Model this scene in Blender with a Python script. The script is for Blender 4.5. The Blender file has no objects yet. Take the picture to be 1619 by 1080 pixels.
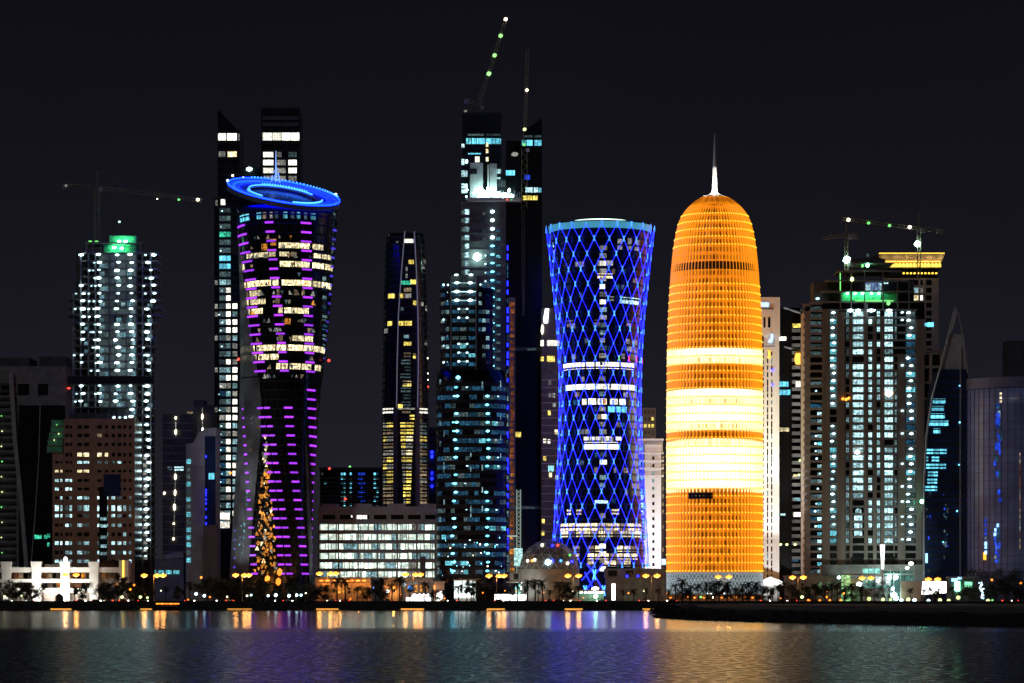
import bpy, bmesh, math, random
from mathutils import Vector, Matrix
rnd = random.Random(11)
sc = bpy.context.scene
col = sc.collection
PI = math.pi

# ------------------------------------------------------------------ camera
F, CX, HY, CAMZ = 4863.0, 809.5, 938.0, 8.0       # focal length and horizon in photo pixels, eye height in metres
G = 3.6                                            # height of the made ground above the sea
cam_d = bpy.data.cameras.new('camera')
cam = bpy.data.objects.new('camera', cam_d)
col.objects.link(cam)
cam.location = (0, 0, CAMZ)
cam.rotation_euler = (PI / 2, 0, 0)
cam_d.sensor_width = 36
cam_d.lens = F * 36 / 1619
cam_d.shift_y = (HY - 540) / 1619
cam_d.clip_start = 1
cam_d.clip_end = 40000
sc.camera = cam

# ------------------------------------------------------------------ night sky
world = bpy.data.worlds.new('World')
sc.world = world
world.use_nodes = True
wn, wl = world.node_tree.nodes, world.node_tree.links
wn.clear()
w_out = wn.new('ShaderNodeOutputWorld')
w_bg = wn.new('ShaderNodeBackground')
w_bg2 = wn.new('ShaderNodeBackground')
w_add = wn.new('ShaderNodeAddShader')
w_sky = wn.new('ShaderNodeTexSky')
w_sky.sky_type = 'NISHITA'
w_sky.sun_disc = False
w_sky.sun_elevation = math.radians(-8)
w_sky.sun_rotation = math.radians(200)
wl.new(w_sky.outputs[0], w_bg2.inputs[0])
w_bg2.inputs[1].default_value = 0.05
w_tc = wn.new('ShaderNodeTexCoord')
w_sep = wn.new('ShaderNodeSeparateXYZ')
wl.new(w_tc.outputs['Generated'], w_sep.inputs[0])
w_ramp = wn.new('ShaderNodeValToRGB')             # city glow in the air, fading with height all round
w_nz = wn.new('ShaderNodeTexNoise'); w_nz.inputs['Scale'].default_value = 9.0; w_nz.inputs['Detail'].default_value = 3
wl.new(w_tc.outputs['Generated'], w_nz.inputs[0])
w_ma = wn.new('ShaderNodeMath'); w_ma.operation = 'MULTIPLY_ADD'; w_ma.inputs[1].default_value = 0.05
w_mb = wn.new('ShaderNodeMath'); w_mb.operation = 'SUBTRACT'; w_mb.inputs[1].default_value = 0.025
wl.new(w_nz.outputs[0], w_ma.inputs[0]); wl.new(w_sep.outputs[2], w_ma.inputs[2]); wl.new(w_ma.outputs[0], w_mb.inputs[0])
wl.new(w_mb.outputs[0], w_ramp.inputs[0])
cr = w_ramp.color_ramp
cr.elements[0].position = 0.0
cr.elements[0].color = (0.0190, 0.0180, 0.0235, 1)
cr.elements[1].position = 1.0
cr.elements[1].color = (0.0036, 0.0034, 0.0058, 1)
for p, c in ((0.055, (0.0118, 0.0115, 0.0172)), (0.12, (0.0074, 0.0071, 0.0112)), (0.20, (0.0046, 0.0044, 0.0074))):
    e = cr.elements.new(p)
    e.color = (*c, 1)
wl.new(w_ramp.outputs[0], w_bg.inputs[0])
w_bg.inputs[1].default_value = 1.0
wl.new(w_bg.outputs[0], w_add.inputs[0])
wl.new(w_bg2.outputs[0], w_add.inputs[1])
wl.new(w_add.outputs[0], w_out.inputs[0])

city_fill_d = bpy.data.lights.new('city_fill', 'SUN')  # added sun lamp standing in for city light on the facades
city_fill_d.energy = 0.13
city_fill_d.angle = math.radians(2)
city_fill_d.color = (0.92, 0.92, 1.0)
city_fill = bpy.data.objects.new('city_fill', city_fill_d)
col.objects.link(city_fill)
city_fill.rotation_euler = (math.radians(58), 0, math.radians(-28))

vs = sc.view_settings
vs.view_transform = 'Standard'
vs.look = 'None'
vs.exposure = 0.0
vs.gamma = 1.0
vs.use_curve_mapping = False
sc.render.engine = 'CYCLES'
sc.cycles.use_denoising = True
sc.cycles.max_bounces = 6
sc.cycles.diffuse_bounces = 2
sc.cycles.glossy_bounces = 3
sc.cycles.sample_clamp_indirect = 4
sc.cycles.caustics_reflective = False
sc.cycles.caustics_refractive = False

# ------------------------------------------------------------------ materials
M = {}
def new_mat(name):
    m = bpy.data.materials.new(name)
    m.use_nodes = True
    M[name] = m
    return m, m.node_tree.nodes, m.node_tree.links, m.node_tree.nodes['Principled BSDF']

def solid(name, c, rough=0.7, var=0.25, scale=0.35, metal=0.0, bump=0.0, streak=False, ao=0):
    m, n, l, p = new_mat(name)
    tc = n.new('ShaderNodeNewGeometry')
    mp = n.new('ShaderNodeMapping')
    mp.inputs['Scale'].default_value = (scale, scale, scale * (0.15 if streak else 1))
    l.new(tc.outputs['Position'], mp.inputs[0])
    nz = n.new('ShaderNodeTexNoise')
    nz.inputs['Scale'].default_value = 1.0
    nz.inputs['Detail'].default_value = 6
    l.new(mp.outputs[0], nz.inputs[0])
    mr = n.new('ShaderNodeMapRange')
    mr.inputs[1].default_value = 0.3; mr.inputs[2].default_value = 0.7
    mr.inputs[3].default_value = 1 - var; mr.inputs[4].default_value = 1 + var
    l.new(nz.outputs[0], mr.inputs[0])
    mx = n.new('ShaderNodeMix'); mx.data_type = 'RGBA'; mx.blend_type = 'MULTIPLY'
    mx.inputs[0].default_value = 1
    mx.inputs[6].default_value = (*c, 1)
    l.new(mr.outputs[0], mx.inputs[7])
    l.new(mx.outputs[2], p.inputs['Base Color'])
    p.inputs['Roughness'].default_value = rough
    p.inputs['Metallic'].default_value = metal
    if bump:
        b = n.new('ShaderNodeBump'); b.inputs['Strength'].default_value = bump
        l.new(nz.outputs[0], b.inputs['Height']); l.new(b.outputs[0], p.inputs['Normal'])
    return m

def glow(name, c, s, vary=0.25):
    """a lamp: even emission, each lamp of its own strength"""
    m, n, l, p = new_mat(name)
    p.inputs['Base Color'].default_value = (0.3, 0.3, 0.3, 1)
    p.inputs['Emission Color'].default_value = (*c, 1)
    oi = n.new('ShaderNodeObjectInfo')
    mr = n.new('ShaderNodeMapRange')
    mr.inputs[3].default_value = s * (1 - vary); mr.inputs[4].default_value = s * (1 + vary)
    l.new(oi.outputs['Random'], mr.inputs[0])
    l.new(mr.outputs[0], p.inputs['Emission Strength'])
    return m

def lit(name, c, s, mull=1.6, c2=None, lo=0.22, hi=1.0, vary=0.5, scale=0.55):
    """a lit window: rooms of uneven brightness behind glass with slim mullions"""
    m, n, l, p = new_mat(name)
    p.inputs['Base Color'].default_value = (0.03, 0.03, 0.035, 1)
    p.inputs['Roughness'].default_value = 0.25
    g = n.new('ShaderNodeNewGeometry')
    oi = n.new('ShaderNodeObjectInfo')
    sp = n.new('ShaderNodeSeparateXYZ'); l.new(g.outputs['Position'], sp.inputs[0])
    dv = n.new('ShaderNodeMath'); dv.operation = 'DIVIDE'; dv.inputs[1].default_value = mull
    l.new(sp.outputs[0], dv.inputs[0])
    fr = n.new('ShaderNodeMath'); fr.operation = 'FRACT'; l.new(dv.outputs[0], fr.inputs[0])
    gt = n.new('ShaderNodeMath'); gt.operation = 'GREATER_THAN'; gt.inputs[1].default_value = 0.14
    l.new(fr.outputs[0], gt.inputs[0])
    mm = n.new('ShaderNodeMapRange'); mm.inputs[3].default_value = 0.3
    l.new(gt.outputs[0], mm.inputs[0])
    mp = n.new('ShaderNodeMapping'); mp.inputs['Scale'].default_value = (scale, scale, scale * 1.6)
    l.new(g.outputs['Position'], mp.inputs[0])
    cb = n.new('ShaderNodeCombineXYZ'); 
    ml = n.new('ShaderNodeMath'); ml.operation = 'MULTIPLY'; ml.inputs[1].default_value = 57.0
    l.new(oi.outputs['Random'], ml.inputs[0]); l.new(ml.outputs[0], cb.inputs[1])
    l.new(cb.outputs[0], mp.inputs['Location'])
    nz = n.new('ShaderNodeTexNoise'); nz.inputs['Detail'].default_value = 3; nz.inputs['Scale'].default_value = 1
    l.new(mp.outputs[0], nz.inputs[0])
    mr = n.new('ShaderNodeMapRange'); mr.inputs[1].default_value = 0.32; mr.inputs[2].default_value = 0.62
    mr.inputs[3].default_value = lo; mr.inputs[4].default_value = hi
    l.new(nz.outputs[0], mr.inputs[0])
    vo = n.new('ShaderNodeTexVoronoi'); vo.inputs['Scale'].default_value = 1.1; l.new(mp.outputs[0], vo.inputs[0])   # ceiling lamps inside the rooms
    vs_ = n.new('ShaderNodeMapRange'); vs_.inputs[1].default_value = 0.12; vs_.inputs[2].default_value = 0.42; vs_.inputs[3].default_value = 1.1; vs_.inputs[4].default_value = 0.0
    l.new(vo.outputs['Distance'], vs_.inputs[0])
    va = n.new('ShaderNodeMath'); va.operation = 'ADD'; l.new(vs_.outputs[0], va.inputs[0]); l.new(mr.outputs[0], va.inputs[1]); mr = va
    m1 = n.new('ShaderNodeMath'); m1.operation = 'MULTIPLY'; l.new(mr.outputs[0], m1.inputs[0]); l.new(mm.outputs[0], m1.inputs[1])
    rr = n.new('ShaderNodeMapRange'); rr.inputs[3].default_value = s * (1 - vary); rr.inputs[4].default_value = s * (1 + vary)
    l.new(oi.outputs['Random'], rr.inputs[0])
    m2 = n.new('ShaderNodeMath'); m2.operation = 'MULTIPLY'; l.new(m1.outputs[0], m2.inputs[0]); l.new(rr.outputs[0], m2.inputs[1])
    l.new(m2.outputs[0], p.inputs['Emission Strength'])
    if c2 is None:
        p.inputs['Emission Color'].default_value = (*c, 1)
    else:
        mx = n.new('ShaderNodeMix'); mx.data_type = 'RGBA'
        mx.inputs[6].default_value = (*c, 1); mx.inputs[7].default_value = (*c2, 1)
        nz2 = n.new('ShaderNodeTexNoise'); nz2.inputs['Scale'].default_value = 2.2
        l.new(mp.outputs[0], nz2.inputs[0])
        q = n.new('ShaderNodeMapRange'); q.inputs[1].default_value = .42; q.inputs[2].default_value = .58
        l.new(nz2.outputs[0], q.inputs[0]); l.new(q.outputs[0], mx.inputs[0])
        l.new(mx.outputs[2], p.inputs['Emission Color'])
    return m

solid('concrete', (0.30, 0.29, 0.28), 0.85, 0.3, 0.25)
solid('concrete_pale', (0.50, 0.50, 0.50), 0.8, 0.15, 0.2)
solid('concrete_dark', (0.10, 0.10, 0.105), 0.85, 0.3, 0.3)
solid('stone_brown', (0.44, 0.29, 0.20), 0.85, 0.2, 0.25)
solid('stone_tan', (0.27, 0.225, 0.20), 0.85, 0.25, 0.2, streak=True)
solid('stone_warm_grey', (0.36, 0.33, 0.33), 0.85, 0.25, 0.2)
solid('white_render', (0.78, 0.78, 0.77), 0.75, 0.08, 0.12, streak=True)
solid('white_paint', (0.80, 0.79, 0.74), 0.6, 0.06, 0.5)
solid('steel_dark', (0.05, 0.05, 0.055), 0.5, 0.2, 0.5, 0.5)
solid('steel_pale', (0.52, 0.52, 0.56), 0.4, 0.15, 0.5, 0.3)
solid('crane_paint', (0.30, 0.27, 0.16), 0.5, 0.2, 0.5)
solid('glass_dark', (0.018, 0.021, 0.026), 0.16, 0.3, 0.1)
solid('glass_black', (0.008, 0.008, 0.009), 0.22, 0.3, 0.1)
solid('glass_blue', (0.025, 0.045, 0.13), 0.14, 0.35, 0.08)
solid('glass_sheen', (0.34, 0.35, 0.37), 0.35, 0.4, 0.12)
solid('band_black', (0.012, 0.012, 0.013), 0.6, 0.3, 0.3)
solid('netting_green', (0.16, 0.65, 0.36), 0.9, 0.4, 0.8)
solid('asphalt', (0.05, 0.05, 0.05), 0.9, 0.2, 0.4)
solid('paving', (0.16, 0.14, 0.12), 0.9, 0.2, 0.5)
solid('soil', (0.06, 0.05, 0.04), 0.95, 0.3, 0.2, bump=0.3)
solid('rock', (0.022, 0.021, 0.020), 0.95, 0.4, 0.6, bump=0.4)
solid('seawall_stone', (0.05, 0.048, 0.045), 0.9, 0.3, 0.4, bump=0.3)
solid('bark', (0.11, 0.075, 0.05), 0.95, 0.3, 2)
solid('palm_leaf', (0.050, 0.060, 0.025), 0.75, 0.3, 1.5)
solid('leaf', (0.045, 0.050, 0.022), 0.75, 0.35, 1.2)
solid('lamp_post_metal', (0.20, 0.19, 0.18), 0.5, 0.1, 1, 0.3)
solid('tyre', (0.02, 0.02, 0.02), 0.9, 0.1, 1)
solid('paint_white', (0.75, 0.75, 0.75), 0.3, 0.03, 1)
solid('paint_silver', (0.45, 0.46, 0.48), 0.3, 0.03, 1, 0.5)
solid('paint_dark', (0.03, 0.035, 0.05), 0.25, 0.03, 1)
solid('paint_red', (0.35, 0.03, 0.025), 0.3, 0.03, 1)
solid('hull_black', (0.02, 0.018, 0.016), 0.6, 0.2, 0.5)
solid('wood', (0.20, 0.12, 0.07), 0.8, 0.25, 0.8)
solid('blue_roof', (0.20, 0.22, 0.34), 0.45, 0.15, 0.2)

COOL = (0.62, 0.93, 0.95)
TEAL = (0.20, 0.70, 0.80)
lit('lit_cool', COOL, 1.5, c2=(0.45, 0.85, 0.95))
lit('lit_cool_soft', (0.42, 0.75, 0.82), 0.55)
lit('lit_cool_dim', (0.28, 0.46, 0.48), 0.20)
lit('lit_teal', (0.16, 0.66, 0.78), 0.9)
lit('lit_blue_dim', (0.05, 0.24, 0.44), 0.32, lo=0.1)
lit('lit_cyan', (0.16, 0.72, 0.95), 1.3, mull=2.3, lo=0.7)
lit('lit_green', (0.06, 0.75, 0.45), 0.9)
lit('lit_warm', (1.0, 0.80, 0.38), 1.6, c2=(1.0, 0.86, 0.55))
lit('lit_warm_dim', (0.85, 0.62, 0.36), 0.30)
lit('lit_yellow', (1.0, 0.76, 0.14), 1.5)
lit('lit_white', (1.0, 0.97, 0.82), 1.9, lo=0.6)
lit('lit_white_dim', (0.80, 0.80, 0.70), 0.35)
lit('lit_orange', (1.0, 0.36, 0.04), 1.0, lo=0.15)
lit('lit_carpark', (0.72, 1.0, 0.90), 1.5, mull=4.2, c2=(0.95, 1.0, 0.80), lo=0.45, scale=0.3)
lit('lit_blue', (0.02, 0.08, 0.95), 0.9, lo=0.2)
glow('lamp_white', (0.62, 0.93, 1.0), 6.0, 0.5)
glow('lamp_white_small', (0.58, 0.92, 1.0), 2.6, 0.6)
glow('lamp_teal', (0.16, 0.70, 0.95), 4.0, 0.5)
glow('lamp_warm', (1.0, 0.88, 0.62), 5.0, 0.4)
glow('lamp_flood', (0.55, 1.0, 0.90), 32.0, 0.1)
glow('lamp_green', (0.22, 1.0, 0.22), 1.3)
glow('lamp_green_flood', (0.22, 1.0, 0.50), 40.0)
glow('lamp_lime', (0.80, 1.0, 0.40), 1.9, 0.4)
glow('lamp_red', (1.0, 0.05, 0.03), 3.0)
glow('lamp_sodium', (1.0, 0.31, 0.03), 3.6, 0.2)
glow('lamp_sodium_soft', (1.0, 0.26, 0.02), 2.6, 0.3)
glow('lamp_purple', (0.38, 0.03, 0.95), 1.5, 0.35)
glow('lamp_violet_blue', (0.09, 0.04, 0.85), 0.6, 0.5)
glow('led_blue', (0.006, 0.012, 0.90), 7.0, 0.5)
glow('led_blue_deep', (0.0006, 0.005, 0.80), 14.0, 0.2)
glow('led_cyan', (0.05, 0.30, 1.0), 3.0, 0.2)
glow('led_ring', (0.0010, 0.010, 1.0), 24.0, 0.2)
glow('led_node', (0.05, 0.26, 1.0), 2.0, 0.5)
glow('led_red', (1.0, 0.04, 0.08), 1.5)
glow('sign_white', (0.95, 1.0, 0.98), 4.0, 0.2)
glow('sign_blue', (0.30, 0.62, 1.0), 2.2, 0.2)
glow('sign_cyan', (0.35, 0.9, 0.95), 1.4, 0.2)
glow('sign_orange', (1.0, 0.50, 0.02), 1.5, 0.1)
glow('gold_strip', (1.0, 0.55, 0.05), 2.6, 0.2)
glow('head_light', (1.0, 0.93, 0.75), 14.0, 0.3)
glow('tail_light', (1.0, 0.04, 0.015), 5.0, 0.3)
lit('lit_facade', (0.85, 1.0, 0.95), 1.1, mull=5.0, lo=0.7)
lit('lit_teal_wall', (0.35, 1.0, 0.85), 0.75, mull=3.0, lo=0.4)
lit('lit_teal_dim', (0.12, 0.62, 0.50), 0.45, mull=3.0, lo=0.3)
lit('lit_lime_wall', (0.45, 1.0, 0.40), 0.6, mull=3.0, lo=0.4)
lit('lit_lime_dim', (0.35, 0.8, 0.35), 0.22, mull=3.0, lo=0.3)
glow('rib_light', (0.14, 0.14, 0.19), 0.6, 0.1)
lit('lit_spill', (0.30, 0.66, 0.78), 0.42, mull=2.6, lo=0.1)
glow('crown_blue', (0.0001, 0.0012, 0.80), 22.0, 0.05)
solid('steel_blue', (0.16, 0.18, 0.32), 0.5, 0.2, 0.3)
glow('lamp_jib', (0.35, 1.0, 0.25), 1.6, 0.2)
glow('mast_white', (0.95, 1.0, 0.98), 1.6, 0.05)
glow('sign_green', (0.25, 1.0, 0.5), 1.6, 0.05)
glow('lamplight_glow', (1.0, 0.42, 0.06), 2.2, 0.3)
# ------------------------------------------------------------------ helpers
def wx(px, d): return (px - CX) * d / F
def wz(py, d): return CAMZ + (HY - py) * d / F

def link(o, parent=None):
    col.objects.link(o)
    if parent is not None:
        o.parent = parent
    return o

def tag(o, label=None, cat=None, group=None, kind=None):
    if label: o['label'] = label
    if cat: o['category'] = cat
    if group: o['group'] = group
    if kind: o['kind'] = kind
    return o

def empty(name, loc, label, cat, group=None, rz=0):
    o = bpy.data.objects.new(name, None)
    o.location = loc
    o.rotation_euler = (0, 0, rz)
    o.empty_display_size = 2
    link(o)
    return tag(o, label, cat, group)

_unit = {}
def unit_mesh(kind, mat):
    key = (kind, mat)
    if key in _unit: return _unit[key]
    bm = bmesh.new()
    if kind == 'box':
        bmesh.ops.create_cube(bm, size=1)
    elif kind == 'blob':
        bmesh.ops.create_icosphere(bm, subdivisions=1, radius=0.5)
    elif kind == 'cyl':
        bmesh.ops.create_cone(bm, cap_ends=True, segments=10, radius1=0.5, radius2=0.5, depth=1)
    elif kind == 'node':                          # the crossing of two light tubes
        for s in (-1, 1):
            a = Vector((-0.30 * s, 0, -0.62)); b = Vector((0.30 * s, 0, 0.62))
            _bar(bm, a, b, 0.13, 5)
        bmesh.ops.create_icosphere(bm, subdivisions=1, radius=0.24)
    elif kind == 'arch':                          # round-headed window
        pts = [(-.5, -.5), (.5, -.5)] + [(.5 * math.cos(t), .5 * math.sin(t)) for t in [i * PI / 8 for i in range(9)]]
        fr = [bm.verts.new((x, -.5, z)) for x, z in pts]; bk = [bm.verts.new((x, .5, z)) for x, z in pts]
        bm.faces.new(fr); bm.faces.new(bk[::-1])
        for i in range(len(pts)):
            j = (i + 1) % len(pts); bm.faces.new((fr[j], fr[i], bk[i], bk[j]))
    me = bpy.data.meshes.new(kind + '_' + mat)
    bm.to_mesh(me); bm.free()
    if kind in ('blob', 'cyl'):
        for p in me.polygons: p.use_smooth = True
    me.materials.append(M[mat])
    _unit[key] = me
    return me

def _bar(bm, p, q, r, n=4, r2=None):
    p = Vector(p); q = Vector(q)
    ax = (q - p)
    if ax.length < 1e-6: return
    ax.normalize()
    up = Vector((0, 0, 1)) if abs(ax.z) < 0.95 else Vector((1, 0, 0))
    a = ax.cross(up).normalized(); b = ax.cross(a)
    r2 = r if r2 is None else r2
    v0 = [bm.verts.new(p + (a * math.cos(t) + b * math.sin(t)) * r) for t in [2 * PI * (i + .5) / n for i in range(n)]]
    v1 = [bm.verts.new(q + (a * math.cos(t) + b * math.sin(t)) * r2) for t in [2 * PI * (i + .5) / n for i in range(n)]]
    for i in range(n):
        j = (i + 1) % n
        bm.faces.new((v0[i], v0[j], v1[j], v1[i]))
    bm.faces.new(v0[::-1]); bm.faces.new(v1)

def piece(kind, name, mat, parent, c, s, rot=None):
    o = bpy.data.objects.new(name, unit_mesh(kind, mat))
    o.location = c; o.scale = s
    if rot: o.rotation_euler = rot
    return link(o, parent)

class MB:
    """collects shapes into one mesh"""
    def __init__(s): s.bm = bmesh.new()
    def box(s, x0, x1, y0, y1, z0, z1):
        v = [s.bm.verts.new(p) for p in ((x0,y0,z0),(x1,y0,z0),(x1,y1,z0),(x0,y1,z0),(x0,y0,z1),(x1,y0,z1),(x1,y1,z1),(x0,y1,z1))]
        for f in ((3,2,1,0),(4,5,6,7),(0,1,5,4),(1,2,6,5),(2,3,7,6),(3,0,4,7)): s.bm.faces.new([v[i] for i in f])
    def bar(s, p, q, r, n=4, r2=None): _bar(s.bm, p, q, r, n, r2)
    def path(s, pts, r, n=5):
        for a, b in zip(pts, pts[1:]): _bar(s.bm, a, b, r, n)
    def prism(s, pts, y0, y1):
        """outline in the x-z plane, given thickness"""
        a = [s.bm.verts.new((x, y0, z)) for x, z in pts]; b = [s.bm.verts.new((x, y1, z)) for x, z in pts]
        s.bm.faces.new(a); s.bm.faces.new(b[::-1])
        n = len(pts)
        for i in range(n):
            j = (i + 1) % n; s.bm.faces.new((a[j], a[i], b[i], b[j]))
        bmesh.ops.recalc_face_normals(s.bm, faces=s.bm.faces[:])
    def lathe(s, prof, n=32):
        rings = [[s.bm.verts.new((r * math.sin(2*PI*i/n), -r * math.cos(2*PI*i/n), z)) for i in range(n)] for r, z in prof]
        for A, B in zip(rings, rings[1:]):
            for i in range(n):
                j = (i + 1) % n; s.bm.faces.new((A[i], A[j], B[j], B[i]))
        s.bm.faces.new(rings[0][::-1]); s.bm.faces.new(rings[-1])
    def build(s, name, mat, parent=None, smooth=False):
        me = bpy.data.meshes.new(name)
        s.bm.to_mesh(me); s.bm.free()
        if smooth:
            for p in me.polygons: p.use_smooth = True
        me.materials.append(M[mat])
        return link(bpy.data.objects.new(name, me), parent)

class Bld:
    """a building whose front stands d metres off; sizes are read in photo pixels and turned into metres at d"""
    def __init__(s, name, label, cat, d, cx, group=None, gz=G):
        s.d, s.cx, s.k, s.gz = d, cx, d / F, gz
        s.root = empty(name, (wx(cx, d), d, gz), label, cat, group)
    def X(s, px): return (px - s.cx) * s.k
    def Z(s, py): return wz(py, s.d) - s.gz
    def box(s, name, mat, x0, x1, ytop, ybot, y0=0.0, y1=20.0, parent=None):
        zt = s.Z(ytop); zb = 0.0 if ybot is None else s.Z(ybot)
        return piece('box', name, mat, parent or s.root, ((s.X(x0)+s.X(x1))/2, (y0+y1)/2, (zt+zb)/2), (abs(s.X(x1)-s.X(x0)), y1-y0, zt-zb))
    def win(s, x0, x1, ytop, ybot, mat, y=-0.10, name='window', kind='box'):
        zt, zb = s.Z(ytop), s.Z(ybot)
        return piece(kind, name, mat, s.root, ((s.X(x0)+s.X(x1))/2, y, (zt+zb)/2), (abs(s.X(x1)-s.X(x0)), 0.2, zt-zb))
    def lamp(s, px, py, mat, w=1.6, h=0.8, y=-0.6, name='lamp', dep=None):
        return piece('blob', name, mat, s.root, (s.X(px), y, s.Z(py)), (w, dep or w * 0.7, h))
    def bar(s, name, mat, pts, r, y=0.0, n=6, parent=None):
        m = MB(); m.path([(s.X(a), y, s.Z(b)) for a, b in pts], r, n)
        return m.build(name, mat, parent or s.root)
    def poly(s, name, mat, pts, y0, y1):
        m = MB(); m.prism([(s.X(a), s.Z(b)) for a, b in pts], y0, y1)
        return m.build(name, mat, s.root)
    def grid(s, x0, x1, y0, y1, cols, rows, wall, lit_fn=None, proud=0.45, spandrel=True, slab=None):
        """piers and spandrels standing proud of the glass, lit panes between them"""
        edges = [x0] + [e for c in cols for e in c] + [x1]
        for i in range(0, len(edges), 2):
            if edges[i+1] - edges[i] > 0.3: s.box('pier', wall, edges[i], edges[i+1], y0, y1, -proud-0.04, 0.0)
        if spandrel:
            ye = [y0] + [e for r in rows for e in r] + [y1]
            for i in range(0, len(ye), 2):
                if ye[i+1] - ye[i] > 0.3: s.box('spandrel', slab or wall, x0, x1, ye[i], ye[i+1], -proud, 0.02)
        if lit_fn:
            for ci, c in enumerate(cols):
                for ri, r in enumerate(rows):
                    m = lit_fn(ci, ri, c, r)
                    if m: s.win(c[0], c[1], r[0], r[1], m)

def pitch_rows(ytop, ybot, pitch, h):
    out = []; y = ytop
    while y + h <= ybot:
        out.append((y, y + h)); y += pitch
    return out

def interp(tab, x):
    if x <= tab[0][0]: return tab[0][1]
    for (a, b), (c, d) in zip(tab, tab[1:]):
        if x <= c: return b + (d - b) * (x - a) / (c - a)
    return tab[-1][1]

class Round(Bld):
    """a round tower: S(u, py) gives the wall at angle u (0 faces the water) and height py"""
    def shape(s, fn): s.fn = fn; return s                      # fn(u, py) -> (x offset px, depth px) outward from the axis
    def S(s, u, py, off=0.0):
        x, y = s.fn(u, py)
        l = math.hypot(x, y) or 1
        x *= s.k; y *= s.k; l *= s.k
        return Vector((x * (l + off) / l, y * (l + off) / l, s.Z(py)))
    def u_at(s, px, py):
        lo, hi = -PI/2, PI/2
        best = min(((abs(s.fn(lo + (hi-lo)*i/240, py)[0] + s.cx - px), lo + (hi-lo)*i/240) for i in range(241)))
        return best[1]
    def panel(s, name, mat, u0, u1, ytop, ybot, o0=-0.05, o1=0.12, n=None, parent=None, smooth=False):
        n = n or max(1, int(abs(u1-u0) / 0.13) + 1)
        bm = bmesh.new(); rows = []
        for py in (ybot, ytop):
            for o in (o0, o1):
                rows.append([bm.verts.new(s.S(u0 + (u1-u0)*i/n, py, o)) for i in range(n+1)])
        bi, bo, ti, to = rows
        for i in range(n):
            bm.faces.new((bo[i], bo[i+1], to[i+1], to[i])); bm.faces.new((bi[i+1], bi[i], ti[i], ti[i+1]))
            bm.faces.new((to[i], to[i+1], ti[i+1], ti[i])); bm.faces.new((bi[i], bi[i+1], bo[i+1], bo[i]))
        if abs(abs(u1-u0) - 2*PI) > 1e-4:
            bm.faces.new((bi[0], bo[0], to[0], ti[0])); bm.faces.new((bo[n], bi[n], ti[n], to[n]))
        me = bpy.data.meshes.new(name); bm.to_mesh(me); bm.free(); me.materials.append(M[mat])
        if smooth:
            for p in me.polygons: p.use_smooth = True
        return link(bpy.data.objects.new(name, me), parent or s.root)
    def pxpanel(s, name, mat, x0, x1, ytop, ybot, o0=-0.05, o1=0.12):
        ym = (ytop + ybot) / 2
        return s.panel(name, mat, s.u_at(x0, ym), s.u_at(x1, ym), ytop, ybot, o0, o1)
    def ring(s, name, mat, ytop, ybot, o0, o1, n=64): return s.panel(name, mat, -PI, PI, ytop, ybot, o0, o1, n)
    def loft(s, name, mat, ys, n=72, smooth=True, off=0.0):
        bm = bmesh.new()
        R_ = [[bm.verts.new(s.S(-PI + 2*PI*i/n, py, off)) for i in range(n)] for py in ys]
        for A, B in zip(R_, R_[1:]):
            for i in range(n):
                j = (i+1) % n; bm.faces.new((A[i], B[i], B[j], A[j]))
        bm.faces.new(R_[0]); bm.faces.new(R_[-1][::-1])
        bmesh.ops.recalc_face_normals(bm, faces=bm.faces[:])
        me = bpy.data.meshes.new(name); bm.to_mesh(me); bm.free(); me.materials.append(M[mat])
        if smooth:
            for p in me.polygons: p.use_smooth = len(p.vertices) == 4
        return link(bpy.data.objects.new(name, me), s.root)

def lattice(mb, p, q, w, step, r):
    """a square lattice boom from p to q"""
    p = Vector(p); q = Vector(q); ax = (q - p); L = ax.length; ax.normalize()
    up = Vector((0, 1, 0)); a = ax.cross(up).normalized() * w / 2; b = up * w / 2
    cs = [a + b, a - b, -a - b, -a + b]
    for c in cs: mb.bar(p + c, q + c, r)
    n = max(2, int(L / step))
    for i in range(n):
        s0, s1 = p + ax * L * i / n, p + ax * L * (i + 1) / n
        for k in range(4):
            c0, c1 = cs[k], cs[(k + 1) % 4]
            if i % 2: c0, c1 = c1, c0
            mb.bar(s0 + c0, s1 + c1, r * 0.6)

def crane(label, d, mx, ybase, ytop, tip, tail, lights, luff=False, mw=2.0):
    c = Bld('tower_crane', label, 'crane', d, mx, 'tower cranes above the building sites', gz=wz(ybase, d))
    m = MB(); lattice(m, (0, 0, 0), (0, 0, c.Z(ytop)), mw, 2.4, 0.17); m.build('mast', 'crane_paint', c.root)
    piv = (0, 0, c.Z(ytop) + 0.2)
    m = MB(); lattice(m, piv, (c.X(tip[0]), -0.01, c.Z(tip[1])), 1.5, 2.4, 0.15); jib = m.build('jib', 'crane_paint', c.root)
    m = MB(); lattice(m, piv, (c.X(tail[0]), 0.01, c.Z(tail[1])), 1.5, 2.4, 0.15); m.build('counter_jib', 'crane_paint', c.root)
    tx, tz = c.X(tail[0]), c.Z(tail[1])
    piece('box', 'counterweight', 'concrete', c.root, (tx, 0, tz - 0.9), (3.0, 2.0, 2.6))
    piece('box', 'cab', 'steel_pale', c.root, (1.9, -0.8, c.Z(ytop) - 1.0), (1.8, 1.8, 2.0))
    m = MB(); apex = Vector((0, 0, c.Z(ytop) + (9 if not luff else 6))); m.bar(piv, apex, 0.3)
    tipv = Vector((c.X(tip[0]), 0, c.Z(tip[1])))
    m.bar(apex, Vector(piv).lerp(tipv, 0.75), 0.09); m.bar(apex, (tx, 0, tz), 0.09); m.build('tie_bar', 'crane_paint', c.root)
    for (x, y, mat, s) in lights: c.lamp(x, y, mat, s, s * 0.9, -0.9).parent = jib
    return c

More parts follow.
